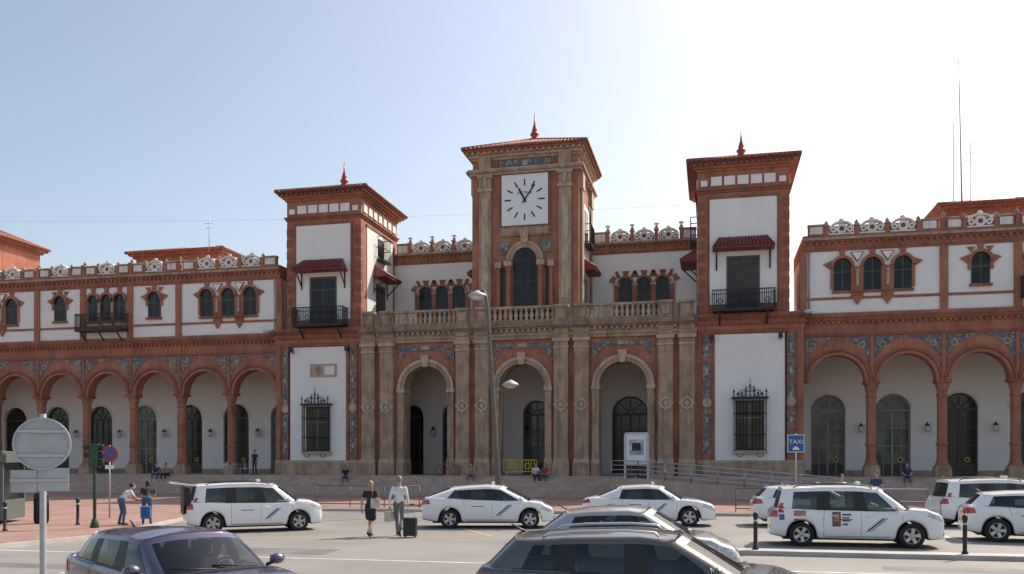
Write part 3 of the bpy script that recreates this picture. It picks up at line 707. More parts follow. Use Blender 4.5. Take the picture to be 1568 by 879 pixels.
a=MB(); a.tube([(-110+6*i,90,33-5*math.sin(pi*i/40)) for i in range(41)],.010,GALV,4); a.obj('overhead_cable')
# ------------------------------------------------------------------ cars
TYRE=mat('tyre_rubber',(.02,.02,.02),.85,var=.1); RIM=mat('alloy_rim',(.45,.46,.47),.3,metal=.85,var=.04)
INTER=mat('car_interior',(.05,.048,.045),.8,var=.1)
TRIM=mat('black_trim',(.015,.015,.016),.5)
HEADL=mat('headlamp_glass',(.50,.52,.55),.08,var=.4,vscale=14,spec=.8,coat=1)
TAILL=mat('tail_lamp_red',(.42,.008,.01),.12,var=.25,vscale=20,coat=1)
CHROME=mat('chrome',(.7,.7,.7),.12,metal=1,var=.02)
PLATE=mat('number_plate',(.7,.7,.68),.5,var=.15,vscale=30)
NAVY=mat('taxi_stripe',(.03,.05,.12),.4)
SEAM=mat('panel_gap',(.12,.12,.12),.6)
TLG=mat('taxi_lamp_green',(.05,.35,.12),.2)
def glassmat():
    m=bpy.data.materials.new('car_glass'); m.use_nodes=True; n=m.node_tree.nodes; l=m.node_tree.links
    n.remove(n['Principled BSDF']); o=n['Material Output']
    t=n.new('ShaderNodeBsdfTransparent'); t.inputs[0].default_value=(.34,.38,.37,1)
    g_=n.new('ShaderNodeBsdfGlossy'); g_.inputs['Roughness'].default_value=.02; g_.inputs[0].default_value=(.95,.97,1,1)
    ge=n.new('ShaderNodeNewGeometry'); dt=n.new('ShaderNodeVectorMath'); dt.operation='DOT_PRODUCT'
    l.new(ge.outputs['Normal'],dt.inputs[0]); l.new(ge.outputs['Incoming'],dt.inputs[1])
    ab=n.new('ShaderNodeMath'); ab.operation='ABSOLUTE'; l.new(dt.outputs['Value'],ab.inputs[0])
    om=n.new('ShaderNodeMath'); om.operation='SUBTRACT'; om.inputs[0].default_value=1; l.new(ab.outputs[0],om.inputs[1])
    pw=n.new('ShaderNodeMath'); pw.operation='POWER'; pw.inputs[1].default_value=4.5; l.new(om.outputs[0],pw.inputs[0])
    mr=n.new('ShaderNodeMapRange'); mr.inputs[3].default_value=.06; mr.inputs[4].default_value=.9; l.new(pw.outputs[0],mr.inputs[0])
    mx=n.new('ShaderNodeMixShader'); l.new(mr.outputs[0],mx.inputs[0]); l.new(t.outputs[0],mx.inputs[1]); l.new(g_.outputs[0],mx.inputs[2]); l.new(mx.outputs[0],o.inputs[0])
    return m
GL=glassmat()
def paintm(n,c,metal=0,r=.3): return mat(n,c,r,metal=metal,var=.03,coat=1)
PWHITE=paintm('car_paint_white',(.80,.80,.79)); PPURP=paintm('car_paint_purple',(.10,.085,.145),.6,.35)
PGREY=paintm('car_paint_graphite',(.12,.115,.105),.5,.3); PSILV=paintm('car_paint_silver',(.46,.45,.43),.6,.35)
def lin(x,pts):
    if x<=pts[0][0]: return pts[0][1]
    for (a,b),(c,d) in zip(pts[:-1],pts[1:]):
        if x<=c:
            return b+(d-b)*(x-a)/(c-a)
    return pts[-1][1]
def half_to_mesh(v,f,mi,mats,lvl=2):
    me=bpy.data.meshes.new('t'); me.from_pydata(v,[],f)
    for m in mats: me.materials.append(m)
    me.polygons.foreach_set('material_index',mi); me.polygons.foreach_set('use_smooth',[True]*len(f)); me.update()
    o=bpy.data.objects.new('t',me); sc.collection.objects.link(o)
    mm=o.modifiers.new('m','MIRROR'); mm.use_axis=(False,True,False); mm.merge_threshold=.002; mm.use_clip=False
    ss=o.modifiers.new('s','SUBSURF'); ss.levels=lvl; ss.render_levels=lvl
    dg=bpy.context.evaluated_depsgraph_get(); r=bpy.data.meshes.new_from_object(o.evaluated_get(dg))
    bpy.data.objects.remove(o); return r
SPECS={
 'mpv':dict(L=4.45,W=.875,H=1.70,fw=1.40,rw=-1.41,R=.33,nose=.97,cowl=(1.34,1.10),head=(.62,1.62),roof=[(-1.9,1.64),(-1.0,1.69),(0,1.70),(.62,1.62)],belt=[(-2.2,1.04),(1.3,.99)],rb=(-2.08,1.06),rh=(-1.92,1.62),B=(.12,.05),C=(-.82,-.84),D=(-1.80,-1.72),wr=.83,rail=True),
 'lift':dict(L=4.46,W=.872,H=1.49,fw=1.42,rw=-1.28,R=.32,nose=.78,cowl=(1.42,.97),head=(.45,1.43),roof=[(-1.5,1.36),(-.6,1.46),(.0,1.49),(.45,1.43)],belt=[(-2.1,1.05),(1.4,.92)],rb=(-2.12,1.07),rh=(-1.15,1.41),B=(.15,-.02),C=(-.85,-.80),D=(-1.35,-1.15),wr=.74,rail=False),
 'saloon':dict(L=4.62,W=.885,H=1.46,fw=1.40,rw=-1.30,R=.33,nose=.81,cowl=(1.15,.98),head=(.42,1.40),roof=[(-1.2,1.38),(-.5,1.45),(0,1.46),(.42,1.40)],belt=[(-2.1,.98),(1.2,.93)],rb=(-1.80,1.05),rh=(-.95,1.40),B=(.0,-.05),C=(-.95,-.85),D=(-1.25,-1.0),wr=.74,rail=False),
 'hatch':dict(L=4.2,W=.88,H=1.47,fw=1.30,rw=-1.27,R=.33,nose=.85,cowl=(1.08,1.00),head=(.35,1.41),roof=[(-1.7,1.38),(-.8,1.455),(-.1,1.47),(.35,1.41)],belt=[(-2.0,1.02),(1.1,.95)],rb=(-1.98,1.05),rh=(-1.62,1.385),B=(-.10,-.12),C=(-1.0,-.98),D=(-1.52,-1.35),wr=.76,rail=False),
}
SPECS['mini']=dict(SPECS['hatch'],L=3.6,fw=1.08,rw=-1.06,cowl=(.92,1.02),head=(.22,1.43),roof=[(-1.40,1.37),(-.8,1.455),(-.1,1.48),(.22,1.43)],rb=(-1.70,1.08),rh=(-1.24,1.39),C=(-.88,-.84),D=(-1.18,-1.02))
def car(name,loc,hd,kind,paint,taxi=False,rails=False,logo=False,tailopen=False,z=0.004,alloy=True,dark=False,scale=1):
    S=dict(SPECS[kind]); E=empty(name,(loc[0],loc[1],z),math.radians(hd)); E.scale=(scale,)*3
    L,W,H,R=S['L'],S['W'],S['H'],S['R']; xf=L/2; xr=-L/2; Ra=R+.06
    cx,czz=S['cowl']; rbx,rbz=S['rb']
    xs={xf,xf-.04,xf-.12,xf-.28,xf-.5,xr,xr+.04,xr+.12,xr+.3,cx+.02,cx-.12,0,.5,-.5,rbx+.06,rbx+.16,.25,-.25}
    for wx in (S['fw'],S['rw']):
        for t in (-1.25,-1.04,-.99,-.88,-.68,-.38,0,.38,.68,.88,.99,1.04,1.25): xs.add(wx+Ra*t)
    xs=sorted(x for x in xs if xr<=x<=xf)
    o=[xs[0]]
    for x in xs[1:]:
        if x-o[-1]>.012: o.append(x)
    xs=o
    wf=[(xr,.84),(xr+.04,.91),(xr+.12,.955),(xr+.3,.985),(xr+.7,1),(xf-.75,1),(xf-.36,.965),(xf-.14,.90),(xf-.04,.83),(xf,.76)]
    nz=S['nose']
    deck=[(xr,rbz-.16),(xr+.05,rbz-.08),(rbx,rbz),(rbx+.1,rbz),(cx-.1,czz),(cx,czz),((xf+cx)/2,(nz+czz)/2+.035),(xf-.28,nz+.025),(xf-.12,nz-.02),(xf-.04,nz-.09),(xf,nz-.16)]
    v=[];f=[];mi=[]; NR=10
    for x in xs:
        w_=W*lin(x,wf)
        zb=.2+max(0,(x-(xf-.5)))*.10+max(0,(xr+.5-x))*.2
        for wx in (S['fw'],S['rw']):
            d=abs(x-wx)
            if d<Ra: zb=max(zb,R+math.sqrt(max(0,Ra*Ra-d*d)))
        dk=lin(x,deck)
        inside=(rbx+.1<x<cx-.06)
        bl=lin(x,S['belt']); sh=bl if (rbx-.02<x<cx+.02) else dk-.05
        if x>=cx+.02: sh=dk-.045
        hh=sh-zb
        pr=[(0,zb),(.78*w_,zb),(.95*w_,zb+.01),(1.0*w_,zb+.22*hh),(1.0*w_,zb+.55*hh),(.985*w_,zb+.86*hh),(.94*w_,sh)]
        if inside: pr+=[(.89*w_,sh+.0),(.86*w_,sh-.30),(0,sh-.32)]
        else: pr+=[(.84*w_,sh+.03),(.45*w_,dk-.005),(0,dk)]
        v+=[(x,a_,b_) for a_,b_ in pr]
    n=len(xs)
    for i in range(n-1):
        ins=(rbx+.1<xs[i]<cx-.06)or(rbx+.1<xs[i+1]<cx-.06)
        for j in range(NR-1):
            a_=i*NR+j
            f.append((a_,a_+1,a_+NR+1,a_+NR)[::-1])
            mi.append(1 if j<2 else (2 if ins and j>=7 else 0))  # wheel-arch and underside faces coloured black to imitate the shadow there
    for i,sg in ((0,-1),(n-1,1)):
        o_=len(v); x=xs[i]
        for j in range(1,NR-1): v.append((x+sg*.045,0,v[i*NR+j][2]))
        def C(j): return i*NR if j==0 else (i*NR+NR-1 if j==NR-1 else o_+j-1)
        for j in range(NR-1):
            q=[i*NR+j,i*NR+j+1,C(j+1),C(j)]
            q2=[]
            for t in q:
                if t not in q2:q2.append(t)
            if len(q2)>2:
                f.append(tuple(q2 if sg>0 else q2[::-1])); mi.append(1 if j<1 else 0)
    tub=half_to_mesh(v,f,mi,[paint,TRIM,INTER])
    hx,hz=S['head']; rhx,rhz=S['rh']; wb=W*.915; wr=W*S['wr']
    def bz(x): return lin(x,S['belt'])-.02
    cols=[]
    def col(xb,yb,zb_,xt,yt,zt,bul=.015): cols.append((xb,yb,zb_,xt,yt,zt,bul))
    col(cx+.10,0,czz-.02,hx+.06,0,hz+.015,.02); col(cx+.06,.5*wb,czz-.03,hx+.035,.52*wr,hz+.005,.02); col(cx-.05,.87*wb,czz-.06,hx-.03,.90*wr,hz-.045,.015)
    sd_=[(cx-.17,hx-.13),(S['B'][0]+.05,S['B'][1]+.035),(S['B'][0]-.05,S['B'][1]-.035),(S['C'][0]+.03,S['C'][1]+.03),(S['C'][0]-.04,S['C'][1]-.03),(S['D'][0],S['D'][1])]
    for xb,xt in sd_:
        yb=wb*(lin(xb,[(xr,.92),(xr+.5,.985),(cx-.5,1),(cx,.97)]))
        rz=lin(xt,S['roof'])-.085
        col(xb,yb,bz(xb),xt,wr*lin(xt,[(xr,.90),(xr+1,1),(0,1),(hx,.97)]),rz,.02)
    xb=rbx+.10; col(xb+.02,wb*.90,bz(xb),rhx+.06,wr*.90,rhz-.06,.015)
    col(rbx+.04,wb*.76,rbz-.03,rhx+.015,wr*.78,rhz-.035,.01)
    col(rbx-.0,wb*.42,rbz-.02,rhx-.02,wr*.42,rhz-.005,.01); col(rbx-.01,0,rbz-.02,rhx-.03,0,rhz,.01)
    nc=len(cols); v=[];f=[];mi=[]
    fr=[0,.45,.90,1.0]
    for (xb,yb,zb_,xt,yt,zt,bul) in cols:
        for t in fr:
            q=math.sin(pi*t)*bul
            v.append((xb+(xt-xb)*t,yb+(yt-yb)*t+(q if yb>.01 else 0),zb_+(zt-zb_)*t+(q*.6)))
    glass={0,1,3,5,7,nc-2,nc-3}
    if kind=='saloon': glass.discard(7)
    black={4,6}
    skip={nc-2,nc-3} if tailopen else set()
    for i in range(nc-1):
        for t in range(3):
            a_=i*4+t
            if i in skip: continue
            f.append((a_,a_+1,a_+5,a_+4))
            mi.append(1 if (i in glass and t<2) else (3 if i in black and t<2 else 0))
    rows=[[3,7,11]]
    for i in range(3,nc-3):
        xt=cols[i][3]; yt=cols[i][4]; rz=lin(xt,S['roof'])
        o_=len(v); v+=[(xt,0,rz+.0),(xt,.55*yt,rz-.018)]
        rows.append([o_,o_+1,i*4+3])
    rows.append([(nc-1)*4+3,(nc-2)*4+3,(nc-3)*4+3])
    for r0,r1 in zip(rows[:-1],rows[1:]):
        for j in (0,1):
            f.append((r0[j],r0[j+1],r1[j+1],r1[j])); mi.append(0)
    gh=half_to_mesh(v,f,mi,[paint,GL,INTER,TRIM])
    for me,nm in ((tub,'body'),(gh,'cabin')):
        ob=bpy.data.objects.new(nm,me); sc.collection.objects.link(ob); ob.parent=E
    vv=[x.co.copy() for x in tub.vertices]; ff=[tuple(p_.vertices) for p_ in tub.polygons]; k_=len(vv)
    vv+=[x.co.copy() for x in gh.vertices]; ff+=[tuple(t+k_ for t in p_.vertices) for p_ in gh.polygons]
    bvh=BVHTree.FromPolygons(vv,ff)
    d=MB()
    def proj(q,side,m,off=.006,nx=8,nzz=3,mb=None):
        pts=[]
        for j in range(nzz+1):
            row=[]
            for i in range(nx+1):
                s0=i/nx;t0=j/nzz
                a_=(q[0][0]*(1-s0)+q[1][0]*s0)*(1-t0)+(q[3][0]*(1-s0)+q[2][0]*s0)*t0
                b_=(q[0][1]*(1-s0)+q[1][1]*s0)*(1-t0)+(q[3][1]*(1-s0)+q[2][1]*s0)*t0
                if side in('l','r'):
                    sg=1 if side=='l' else -1; og=Vector((a_,sg*3,b_)); dr=Vector((0,-sg,0))
                elif side=='t': og=Vector((a_,b_,4)); dr=Vector((0,0,-1))
                else:
                    sg=1 if side=='f' else -1; og=Vector((sg*5,a_,b_)); dr=Vector((-sg,0,0))
                h_=bvh.ray_cast(og,dr)
                row.append(None if h_[0] is None else h_[0]-dr*off)
            pts.append(row)
        for j in range(nzz):
            for i in range(nx):
                q_=[pts[j][i],pts[j][i+1],pts[j+1][i+1],pts[j+1][i]]
                if all(p_ is not None for p_ in q_):
                    if max((q_[0]-q_[2]).length,(q_[1]-q_[3]).length)<.5: (mb or d).add(q_,[(0,1,2,3)],m,True)
    B,Cc=S['B'][0],S['C'][0]
    for sdn in ('l','r'):
        sgn=1 if sdn=='l' else -1
        def vs(x0_,z0_,x1_,z1_,wd=.010): proj([(x0_-wd/2,z0_),(x0_+wd/2,z0_),(x1_+wd/2,z1_),(x1_-wd/2,z1_)],sdn,SEAM,.002,1,8)
        vs(cx-.22,.30,cx-.16,bz(cx)-.0); vs(B,.30,B,bz(B)); vs(Cc+.1 if kind!='mpv' else Cc-.02,.72,Cc-.0,bz(Cc))
        if kind=='mpv' : vs(Cc-.02,.30,Cc-.02,.8)
        proj([(S['rw']+Ra+.04,.29),(S['fw']-Ra-.04,.29),(S['fw']-Ra-.04,.302),(S['rw']+Ra+.04,.302)],sdn,SEAM,.002,12,1)
        proj([(S['rw']+Ra+.02,.215),(S['fw']-Ra-.02,.215),(S['fw']-Ra-.02,.27),(S['rw']+Ra+.02,.27)],sdn,TRIM,.006,12,1)
        proj([(S['rw']+Ra+.05,.44),(S['fw']-Ra-.05,.44),(S['fw']-Ra-.05,.49),(S['rw']+Ra+.05,.49)],sdn,paint,.016,12,1)
        for wx in (S['fw'],S['rw']):
            N=14
            for i in range(N):
                a0_=pi*i/N; a1_=pi*(i+1)/N; r0_,r1_=Ra+.005,Ra+.03
                proj([(wx+r0_*math.cos(a0_),R+r0_*math.sin(a0_)),(wx+r0_*math.cos(a1_),R+r0_*math.sin(a1_)),(wx+r1_*math.cos(a1_),R+r1_*math.sin(a1_)),(wx+r1_*math.cos(a0_),R+r1_*math.sin(a0_))],sdn,paint,.014,1,1)
        proj([(Cc-.6,bz(Cc-.6)-.0),(cx-.2,bz(cx-.2)-.0),(cx-.2,bz(cx-.2)+.022),(Cc-.6,bz(Cc-.6)+.022)],sdn,TRIM,.006,14,1)
        for hx_ in (B+.12,Cc+.16):
            d.tube([(hx_,sgn*(W*1.0),bz(hx_)-.15),(hx_+.03,sgn*(W+.025),bz(hx_)-.145),(hx_+.15,sgn*(W+.025),bz(hx_)-.145),(hx_+.18,sgn*W,bz(hx_)-.15)],.014,paint if not dark else CHROME,5)
        proj([(xf-.46,nz-.10),(xf-.02,nz-.27),(xf-.02,nz-.12),(xf-.40,nz-.01)],sdn,HEADL,.006,8,3)
        if kind in('mpv',): proj([(xr+.02,.80),(xr+.20,.80),(xr+.16,1.16),(xr+.06,1.16)],sdn,TAILL,.008,4,6)
        else: proj([(xr+.02,rbz-.27),(xr+.30,rbz-.24),(xr+.24,rbz-.10),(xr+.02,rbz-.09)],sdn,TAILL,.008,5,4)
        d.ell((cx-.30,sgn*(W+.10),bz(cx)+.10),(.07,.11,.075),paint,10,7); d.tube([(cx-.30,sgn*W*.93,bz(cx)+.03),(cx-.30,sgn*(W+.04),bz(cx)+.06)],.025,TRIM,5)
        d.box(cx-.372,cx-.365,sgn*(W+.03),sgn*(W+.18),bz(cx)+.05,bz(cx)+.15,CHROME)
        if taxi:
            xm=B+.42
            proj([(xm-.30,.44),(xm-.24,.44),(xm+.18,.80),(xm+.12,.80)],sdn,NAVY,.018,3,6)
            proj([(xm-.20,.44),(xm-.17,.44),(xm+.25,.80),(xm+.22,.80)],sdn,NAVY,.018,3,6)
            proj([(Cc+.3,.74),(Cc+.72,.74),(Cc+.72,.765),(Cc+.3,.765)],sdn,NAVY,.005,3,1)
        if rails or S['rail']:
            ry=W*S['wr']-.06; x0_,x1_=S['D'][1]+.1,hx-.2
            pts=[(x0_+(x1_-x0_)*t,sgn*(ry),lin(x0_+(x1_-x0_)*t,S['roof'])-.055+(.055 if 0<t<1 else 0)) for t in (0,.05,.3,.5,.7,.95,1)]
            d.tube(pts,.017,CHROME if dark else TRIM,6)
        for wx in (S['fw'],S['rw']):
            pr=[(R*.60,-.10),(R*.90,-.105),(R*.97,-.09),(R,-.06),(R,.06),(R*.97,.09),(R*.90,.105),(R*.66,.10),(R*.64,.07)]
            M=Matrix.Translation((wx,sgn*(W-.115),R))@Matrix.Rotation(-sgn*pi/2,4,'X')
            d.lathe(pr,(0,0,0),TYRE,28,M=M)
            d.lathe([(R*.66,.055),(R*.66,.092),(R*.61,.095),(R*.58,.05),(R*.3,.02),(.0001,.02)],(0,0,0),RIM if alloy else GALV,24,M=M)
            d.lathe([(R*.56,.051),(.04,.022)],(0,0,0),BLACK,20,M=M)
            for k_ in range(5 if alloy else 9):
                a_=2*pi*k_/(5 if alloy else 9)+wx; c_,s0=math.cos(a_),math.sin(a_); pa,pb=-s0,c_
                w0,w1=(.035,.05) if alloy else (.02,.03)
                v_=[]
                for rr,ww,zz in ((.03,w0,.075),(R*.62,w1,.088)):
                    for sg in (-1,1): v_.append((c_*rr+pa*sg*ww,s0*rr+pb*sg*ww,zz))
                for rr,ww,zz in ((.03,w0,.03),(R*.62,w1,.05)):
                    for sg in (-1,1): v_.append((c_*rr+pa*sg*ww,s0*rr+pb*sg*ww,zz))
                d.add(v_,[(0,1,3,2),(0,2,6,4),(1,5,7,3),(2,3,7,6)],RIM,M=M)
            d.lathe([(.055,.03),(.055,.085),(.04,.092),(.0001,.092)],(0,0,0),RIM,12,M=M)
    for sg in (-1,1):
        proj([(sg*.44,nz-.30),(sg*W*.84,nz-.27),(sg*W*.86,nz-.12),(sg*.48,nz-.19)],'f',HEADL,.008,6,3)
        if kind=='mpv': proj([(sg*(W*.70),.80),(sg*(W*.92),.80),(sg*(W*.90),1.18),(sg*W*.76,1.18)],'b',TAILL,.01,4,6)
        else: proj([(sg*.42,rbz-.26),(sg*W*.93,rbz-.27),(sg*W*.90,rbz-.08),(sg*.48,rbz-.12)],'b',TAILL,.01,6,4)
        proj([(sg*.52,.33),(sg*.70,.33),(sg*.70,.43),(sg*.52,.43)],'f',TRIM,.006,3,2)
        proj([(sg*.56,.36),(sg*.66,.36),(sg*.66,.41),(sg*.56,.41)],'f',HEADL,.012,2,2)
    proj([(-.42,nz-.30),(.42,nz-.30),(.44,nz-.18),(-.44,nz-.18)],'f',TRIM,.006,8,2)
    proj([(-.42,nz-.25),(.42,nz-.25),(.42,nz-.23),(-.42,nz-.23)],'f',CHROME,.012,8,1)
    proj([(-.48,.28),(.48,.28),(.44,.38),(-.44,.38)],'f',TRIM,.006,8,2)
    proj([(-.26,.40),(.26,.40),(.26,.51),(-.26,.51)],'f',PLATE,.015,4,1)
    proj([(-.26,rbz-.28),(.26,rbz-.28),(.26,rbz-.17),(-.26,rbz-.17)],'b',PLATE,.015,4,1)
    proj([(-.6,.26),(.6,.26),(.6,.34),(-.6,.34)],'b',TRIM,.008,8,1)
    proj([(-W*.8,.53),(W*.8,.53),(W*.8,.54),(-W*.8,.54)],'b',TRIM,.003,10,1)
    proj([(cx+.04,-.62),(cx+.14,-.62),(cx+.14,.62),(cx+.04,.62)],'t',TRIM,.006,2,10)
    for yb in (-.1,.45):
        d.tube([(cx+.12,yb,czz+.015),(cx-.02,yb-.55,czz+.05)],.009,TRIM,4)
    for sg in (-1,1): proj([(cx+.05,sg*W*.80),(xf-.25,sg*W*.66),(xf-.25,sg*(W*.66+.01)),(cx+.05,sg*(W*.80+.01))],'t',SEAM,.002,14,1)
    d.tube([(S['roof'][0][0]+.15,0,lin(S['roof'][0][0]+.15,S['roof'])-.02),(S['roof'][0][0]-.05,0,lin(S['roof'][0][0],S['roof'])+.10)],[.022,.008],TRIM,5)
    d.box(xr+.35,xf-.55,-.55,.55,.17,.5,TRIM)
    d.box(cx-.42,cx-.1,-.7,.7,bz(cx)-.12,bz(cx)+.0,INTER)
    for sx_ in (B+.08,Cc+.05):
        for sg in ((-.36,.36) if sx_>Cc+.1 else (-.42,0,.42)):
            M=Matrix.Translation((sx_-.05,sg,bz(0)-.3))@Matrix.Rotation(-.22,4,'Y')
            d.box(-.07,.07,-.22,.22,0,.42,INTER,M=M); d.box(-.05,.05,-.12,.12,.45,.62,INTER,M=M)
    M=Matrix.Translation((cx-.48,.36,bz(cx)-.02))@Matrix.Rotation(math.radians(65),4,'Y')
    d.tube([(.18*math.cos(2*pi*i/16),.18*math.sin(2*pi*i/16),0) for i in range(17)],.014,TRIM,5,M=M)
    d.obj('fittings',E)
    if taxi:
        t=MB(); xx=min(.15,hx-.2); zt=lin(xx,S['roof'])-.01
        t.box(xx-.05,xx+.05,-.17,.17,zt,zt+.09,SWHITE); t.box(xx+.0501,xx+.056,-.10,.10,zt+.03,zt+.07,BLACK); t.tube([(xx,.12,zt+.09),(xx,.12,zt+.13)],.025,TLG,8)
        t.obj('taxi_roof_sign',E,.008)
    if logo:
        d2=MB()
        PD=mat('poster_dark',(.10,.09,.09),.4,var=.8,vscale=9); PO=mat('poster_orange',(.5,.17,.05),.4,var=.5,vscale=14); PR=mat('flag_red_white',(.45,.15,.16),.4,var=.6,vscale=22); PB=mat('badge_blue',(.06,.12,.38),.4,var=.6,vscale=16)
        def pj(a0,a1,b0,b1,m,off=.006): proj([(a0,b0),(a1,b0),(a1,b1),(a0,b1)],'r',m,off,5,5,d2)
        pj(-.62,-.40,.56,.96,PD); pj(-.57,-.45,.70,.90,PO,.010); pj(-.36,-.14,.86,.91,PD); pj(-.36,-.18,.78,.82,PD); pj(-.36,-.16,.70,.74,PD); pj(-.36,-.22,.60,.65,PD)
        pj(-1.62,-1.30,.84,.98,PR); pj(-2.02,-1.88,.92,1.10,RED); pj(-2.0,-1.86,.72,.88,PB); pj(-1.6,-1.3,.70,.75,NAVY)
        d2.obj('door_adverts',E)
    if tailopen:
        t=MB()
        v_=[(-1.95,-.72,1.62),(-1.95,.72,1.62),(-2.75,.70,1.72),(-2.75,-.70,1.72)]
        v2=[(a_,b_,c_-.06) for a_,b_,c_ in v_]
        t.add(v_+v2,[(0,1,2,3),(7,6,5,4),(0,4,5,1),(1,5,6,2),(2,6,7,3),(3,7,4,0)],paint)
        t.add([(-1.98,-.62,1.632),(-1.98,.62,1.632),(-2.4,.6,1.69),(-2.4,-.6,1.69)],[(0,1,2,3)],GLASSD)
        for sg in (-1,1): t.tube([(-2.05,sg*.66,1.2),(-2.35,sg*.66,1.62)],.014,TRIM,5)
        t.box(-2.31,-2.285,-.62,.62,.62,1.08,BLACK); t.box(-2.30,-2.1,-.6,.6,.9,1.5,BLACK)
        t.obj('open_tailgate',E,.01)
    return E
car('taxi_car',(-14.65,26.1),38,'mpv',PWHITE,taxi=True,tailopen=True,scale=.95)
car('taxi_car',(-7.5,29.3),12,'lift',PWHITE,taxi=True)
car('taxi_car',(-2.2,31.6),4,'saloon',PWHITE,taxi=True)
car('taxi_car',(3.72,25.3),0,'mpv',PWHITE,taxi=True,logo=True,scale=.975)
car('taxi_car',(3.5,32.4),3,'hatch',PWHITE,taxi=True)
car('taxi_car',(9.8,33.6),8,'mpv',PWHITE,taxi=True)
car('taxi_car',(9.2,27.6),-8,'hatch',PWHITE,taxi=True)
car('passenger_car',(-1.35,16.2),2,'mini',PSILV)
car('passenger_car',(-.75,11.0),2,'hatch',PGREY,rails=True,dark=True)
car('passenger_car',(-6.75,10.2),-32,'hatch',PPURP,scale=.97,z=.05*0+.004)
# ------------------------------------------------------------------ people
SKIN=mat('skin',(.48,.27,.19),.55,var=.06,vscale=12); HAIRD=mat('hair_dark',(.03,.018,.012),.6,var=.4,vscale=40); HAIRB=mat('hair_blond',(.36,.22,.10),.55,var=.35,vscale=40); HAIRG=mat('hair_grey',(.2,.18,.16),.6,var=.3,vscale=40)
def cloth(n,c): return mat(n,c,.85,var=.15,vscale=9,bump=.3,bscale=30)
CW=cloth('shirt_white',(.7,.7,.7)); CB=cloth('cloth_black',(.02,.02,.022)); CG=cloth('trousers_grey',(.16,.16,.17)); CN=cloth('cloth_navy',(.03,.05,.12)); CR=cloth('cloth_red',(.35,.05,.05)); CT=cloth('cloth_tan',(.35,.25,.16)); CJ=cloth('denim',(.07,.11,.2)); SHOE=mat('shoe_leather',(.03,.02,.018),.5)
EYE=mat('eye_dark',(.02,.015,.012),.2); LIP=mat('lips',(.32,.12,.1),.5)
def capsule(mb,p0,r0,p1,r1,m,n=10):
    p0,p1=Vector(p0),Vector(p1); d=p1-p0; L_=d.length
    if L_<1e-4: mb.ell(p0,(r0,r0,r0),m,n,8); return
    d/=L_; pts=[];rd=[]
    for a_ in (-80,-55,-30):
        t=math.radians(a_); pts.append(p0+d*math.sin(t)*r0); rd.append(math.cos(t)*r0)
    pts.append(p0);rd.append(r0);pts.append(p1);rd.append(r1)
    for a_ in (30,55,80):
        t=math.radians(a_); pts.append(p1+d*math.sin(t)*r1); rd.append(math.cos(t)*r1)
    mb.tube(pts,rd,m,n)
POSES={
 'walk':dict(pel=(0,0,.93),che=(.03,0,1.27),nek=(.03,0,1.45),hed=(.05,0,1.60),hipL=(0,.09,.90),knL=(.17,.10,.50),anL=(.24,.10,.09),hipR=(0,-.09,.90),knR=(-.02,-.10,.48),anR=(-.33,-.10,.17),shL=(.02,.18,1.38),elL=(-.10,.24,1.12),wrL=(-.08,.25,.88),shR=(.02,-.18,1.38),elR=(.06,-.24,1.12),wrR=(.16,-.23,.90),tR=(-.22,-.10,.04)),
 'stand':dict(pel=(0,0,.94),che=(.0,0,1.28),nek=(0,0,1.46),hed=(.02,0,1.61),hipL=(0,.09,.91),knL=(.02,.11,.49),anL=(-.02,.12,.09),hipR=(0,-.09,.91),knR=(.03,-.11,.49),anR=(.0,-.12,.09),shL=(0,.18,1.39),elL=(-.03,.25,1.12),wrL=(.10,.22,.92),shR=(0,-.18,1.39),elR=(-.03,-.25,1.12),wrR=(.06,-.25,.88)),
 'sit':dict(pel=(0,0,.50),che=(.08,0,.84),nek=(.14,0,1.0),hed=(.19,0,1.14),hipL=(.02,.09,.49),knL=(.42,.14,.52),anL=(.40,.15,.09),hipR=(.02,-.09,.49),knR=(.44,-.16,.50),anR=(.46,-.16,.09),shL=(.10,.18,.93),elL=(.20,.24,.67),wrL=(.38,.12,.60),shR=(.10,-.18,.93),elR=(.20,-.25,.67),wrR=(.40,-.10,.60)),
 'lean':dict(pel=(0,0,.90),che=(.22,0,1.15),nek=(.34,0,1.28),hed=(.42,0,1.40),hipL=(0,.09,.88),knL=(.08,.11,.48),anL=(-.02,.12,.09),hipR=(0,-.09,.88),knR=(.10,-.11,.48),anR=(.02,-.12,.09),shL=(.28,.18,1.22),elL=(.42,.22,1.0),wrL=(.58,.16,.92),shR=(.28,-.18,1.22),elR=(.42,-.22,1.0),wrR=(.58,-.14,.92)),
}
